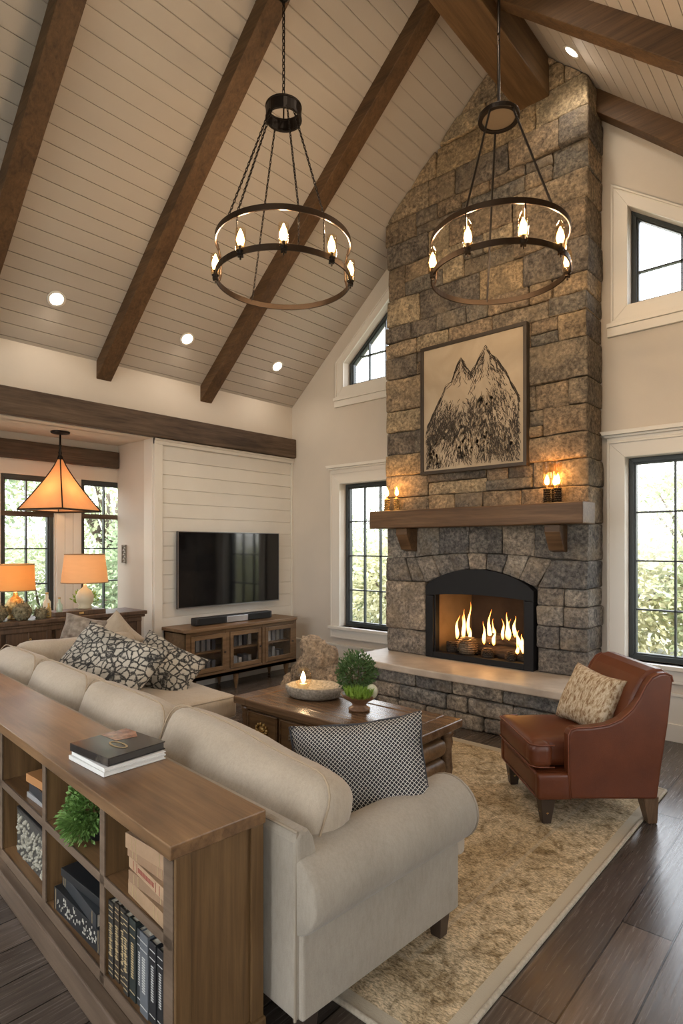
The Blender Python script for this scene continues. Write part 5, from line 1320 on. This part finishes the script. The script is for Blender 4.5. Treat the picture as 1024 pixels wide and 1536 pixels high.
# fourth and fifth cubbies (left frame edge)
book('brown book lying in the far left lower cubby', .24, .18, .05, plain('brown cover', (.12,.06,.03), .5), M['pages'], GX((-1.85, .03, .141)), deco=(-.4,.4))
# fern
fe = bpy.data.objects.new('potted_fern', None); COL.objects.link(fe); fe.matrix_world = GX((-.735, .10, .463)); tag(fe, 'bushy green fern in the middle upper cubby of the bookcase', 'plant')
MB().lathe([(.04,0), (.055,.05), (.058,.06), (.05,.06), (.001,.05)], n=18).build('plant_pot', plain('black pot', (.02,.02,.02), .4), fe, smooth=True)
mb = bush_mb((0,-.02,.125), .098, .098, 2300, .016, .014, .1, .45)
for q in range(500):
    d = Vector((rp.uniform(-1,1), -abs(rp.gauss(0,1)), rp.uniform(-.6,.2))).normalized(); p = Vector((0,-.04,.09))+d*rp.uniform(.04,.10); mb.leaf(p, d, .022, .011)
for i, v in enumerate(mb.v):
    if v.z < .003: v.z = .003
    v.z = min(v.z, .215)
mb.build('foliage', M['leaffern'], fe)

# ------------------------------------------------------------------ downlights
def downlight(x, y, fz, label, e=11, size=150):
    s = (fz(x+.1)-fz(x))/.1; ang = math.atan(s)
    o = thing('recessed_light', label, 'ceiling light', (x, y, fz(x)-.001), 0, None, 0, -ang)
    mb = MB(); mb.lathe([(.052,-.002), (.075,-.008), (.078,-.0), (.060,.0)], n=28, cap=False); mb.build('trim_ring', M['trim'], o, smooth=True)
    MB().cyl((0,0,-.0045), (0,0,-.001), .055, n=28).build('lit_lens', M['downlight'], o)
    l = lightobj('recessed_spot', 'SPOT', (0,0,-.02), e, (1,.87,.72), .05, o, rot=(0, 0, 0)); l.data.spot_size = radians(size); l.data.spot_blend = .9
    l.rotation_euler = (0, ang, 0)
for y, nm_ in ((2.17, 'leftmost of the three recessed lights low on the left slope'), (3.47, 'middle recessed light of the three low on the left slope'), (4.70, 'recessed light low on the left slope nearest the gable wall'), (.9, 'added fill light low on the left slope above the viewer'), (-.5, 'added fill light on the left slope behind the viewer'), (-1.8, 'last added fill light on the left slope behind the viewer')):  # those above and behind the viewer are unseen, added for fill
    downlight(-5.18, y, zl, nm_)
for y, nm_ in ((4.67, 'bright spotlight high on the right slope beside the rafter'), (3.35, 'high added fill light on the right slope above the frame'), (2.2, 'second high added fill light on the right slope above the frame'), (.9, 'third high added fill light on the right slope above the viewer'), (-.5, 'high added fill light on the right slope behind the viewer')):  # all but the spotlight are unseen fill lights added to brighten the room
    downlight(-1.735, y, zr, nm_, 20)
for y, nm_ in ((4.3, 'low added fill light on the right slope by the gable wall'), (2.8, 'low added fill light on the right slope near the armchair'), (1.2, 'low added fill light on the right slope beside the viewer'), (-.6, 'low added fill light on the right slope behind the viewer')):  # this whole row is out of view, added as fill
    downlight(.45, y, zr, nm_, 12)

# ------------------------------------------------------------------ outdoors
tag(MB().box(-60, 50, -40, 70, -.35, -.12).build('ground', noisy('pale gravel and dry grass', (.24,.24,.19), (.34,.33,.27), 1.5, .9, .3)), kind='structure')
def leafmat(name, a, b_):
    m, nt, b = newmat(name); g = nt.nodes.new('ShaderNodeNewGeometry')
    nt.links.new(ramp(nt, g.outputs['Random Per Island'], [(0, a), (1, b_)]), b.inputs['Base Color']); b.inputs['Roughness'].default_value = .6
    tr = nt.nodes.new('ShaderNodeBsdfTranslucent'); tr.inputs['Color'].default_value = c4(b_); mx = nt.nodes.new('ShaderNodeMixShader'); mx.inputs[0].default_value = .4
    nt.links.new(b.outputs[0], mx.inputs[1]); nt.links.new(tr.outputs[0], mx.inputs[2]); nt.links.new(mx.outputs[0], nt.nodes['Material Output'].inputs[0]); return m
LM = [leafmat('yellow green hedge leaves', (.26,.27,.13), (.68,.65,.45)), leafmat('mid green leaves', (.16,.21,.11), (.52,.56,.36)), leafmat('deep green leaves', (.09,.14,.07), (.34,.42,.25))]
barkM = noisy('tree bark', (.06,.045,.035), (.16,.13,.10), 20, .9, .5)
ro = random.Random(3)
def crown(r, h, n, l):
    mb = MB()
    for q in range(n):
        d = Vector((ro.gauss(0,1), ro.gauss(0,1), ro.gauss(0,1))).normalized(); k = ro.uniform(.45,1)*(1+.5*noise.noise(d*2.1+Vector((r*7,h*3,0)))); p = Vector((d.x*r*k, d.y*r*k, d.z*h*k))
        mb.leaf(p, d+Vector((ro.uniform(-1,1), ro.uniform(-1,1), ro.uniform(-1,.6))), l*ro.uniform(.6,1.4), l*.6)
    return mb
protos = {}
def tree(x, y, kind, r, h, trunk, mat, label, cat, s=1, group=None, n=5200, l=.11):
    key = (kind, mat)
    o = thing({'t': 'tree', 'b': 'garden_shrub'}[kind], label, cat, (x, y, -.12), ro.uniform(0, 6), group); o.scale = (s, s, s)
    if key not in protos:
        c = crown(r, h, n, l).build('foliage', LM[mat], o); c.location = (0, 0, trunk+h*.8)
        t = MB(); t.tube([(0,0,0), (.03,.02,trunk*.5), (.0,.05,trunk+h*.6)], [r*.09, r*.07, r*.02], 8)
        for k in range(6): a = k*1.05; t.tube([(0,.02,trunk*.7+.1*k*h*.3), (r*.3*cos(a), r*.3*sin(a), trunk+h*.5), (r*.65*cos(a), r*.65*sin(a), trunk+h)], [r*.035, r*.025, r*.008], 6)
        tt = t.build('trunk', barkM, o, smooth=True); protos[key] = (c, tt)
    else:
        for p in protos[key]:
            q = p.copy(); COL.objects.link(q); q.parent = o
# shrubs seen through the gable windows
pos = ['far left', 'left', 'left of centre', 'centre left', 'centre', 'centre right', 'right of centre', 'right', 'far right', 'extreme right']
for i in range(10):
    x = -13.5+i*1.75; y = 9.6+ro.uniform(-.4,.6); m_ = (1,0,0,1,0,0,0,1,0,1)[i]
    tree(x, y, 'b', 1.15, 1.15, .0, m_, 'yellow green garden shrub beyond the gable windows, '+pos[i]+' in its row', 'shrub', ro.uniform(.9,1.1), 'shrubs behind the house')
for i in range(5):
    x = -16+i*4.6+ro.uniform(-.6,.6); y = 15+ro.uniform(-1,1.5)
    tree(x, y, 't', 1.9, 1.7, 1.2, (1,2,1)[i % 3], 'loose green tree standing behind the shrubs, '+pos[i*2]+' in the back row', 'tree', ro.uniform(.75,.95), 'trees behind the shrubs')
for i in range(6):
    y = -1.0+i*1.9; x = -11.3+ro.uniform(-.6,.4)
    tree(x, y, 'b', 1.15, 1.15, .0, (1,2,1)[i % 3] if i % 3 != 1 else 2, 'green shrub outside the dining nook windows, '+pos[i+1]+' in its row', 'shrub', ro.uniform(.95,1.25), 'shrubs outside the nook')
for i in range(4):
    y = -.5+i*4.4; x = -16.5+ro.uniform(-1,1)
    tree(x, y, 't', 1.9, 1.7, 1.2, (1,2,1)[i % 3], 'leafy tree beyond the nook shrubs, '+pos[i+2]+' in its row', 'tree', ro.uniform(1.15,1.5), 'trees outside the nook')

# ------------------------------------------------------------------ daylight, camera, view
w = bpy.data.worlds.new('World'); SC.world = w; w.use_nodes = True; nt = w.node_tree; bg = nt.nodes['Background']
tc = nt.nodes.new('ShaderNodeTexCoord'); sp = nt.nodes.new('ShaderNodeSeparateXYZ'); nt.links.new(tc.outputs['Generated'], sp.inputs[0])
nt.links.new(ramp(nt, sp.outputs[2], [(0, (.98,.97,.93)), (.25, (.93,.96,1.0)), (1, (.74,.85,1.0))]), bg.inputs['Color']); bg.inputs['Strength'].default_value = SKY
sun = lightobj('sun', 'SUN', (0,0,20), SUN, (1,.95,.86)); sun.data.angle = radians(3)
sun.rotation_euler = Vector((-.35,.62,-.72)).to_track_quat('-Z','Y').to_euler()
for (nm_, loc, sx, sy, rot) in (('portal', (-4.33, 5.5, 1.45), .8, 1.7, (radians(-90),0,0)), ('portal', (-1.02, 5.5, 1.45), 1.0, 1.7, (radians(-90),0,0)), ('portal', (-4.1,5.5,3.9), 1.1, .9, (radians(-90),0,0)), ('portal', (-1.1,5.5,3.9), .8, .8, (radians(-90),0,0)),
        ('portal', (XR+.2,-1.1,1.45), 1.7, 1.0, (0,radians(90),0)), ('portal', (XR+.2,2.8,1.45), 1.7, 1.0, (0,radians(90),0)),
        ('portal', (-3.9,YF-.2,1.3), 2.0, 2.4, (radians(90),0,0)), ('portal', (-1.4,YF-.2,1.3), 2.0, 2.4, (radians(90),0,0)), ('portal', (-2.3,YF-.2,3.65), 2.6, 1.3, (radians(90),0,0)), ('portal', (NX-.2,1.6,1.45), 1.7, 3.4, (0,radians(-90),0))):
    l = bpy.data.lights.new(nm_, 'AREA'); l.shape = 'RECTANGLE'; l.size = sx; l.size_y = sy; l.cycles.is_portal = True
    o = bpy.data.objects.new(nm_, l); COL.objects.link(o); o.location = loc; o.rotation_euler = rot
cam = bpy.data.cameras.new('camera'); co = bpy.data.objects.new('camera', cam); COL.objects.link(co); SC.camera = co
co.location = (0, 0, 1.55); co.rotation_euler = (radians(90), 0, radians(41.6)); cam.sensor_fit = 'HORIZONTAL'; cam.sensor_width = 36; cam.lens = 889/1024*36; cam.shift_y = 52/1024; cam.clip_start = .05
vs_ = SC.view_settings; vs_.view_transform = 'Standard'; vs_.look = 'None'; vs_.gamma = 1; vs_.exposure = EXPO; vs_.use_curve_mapping = False
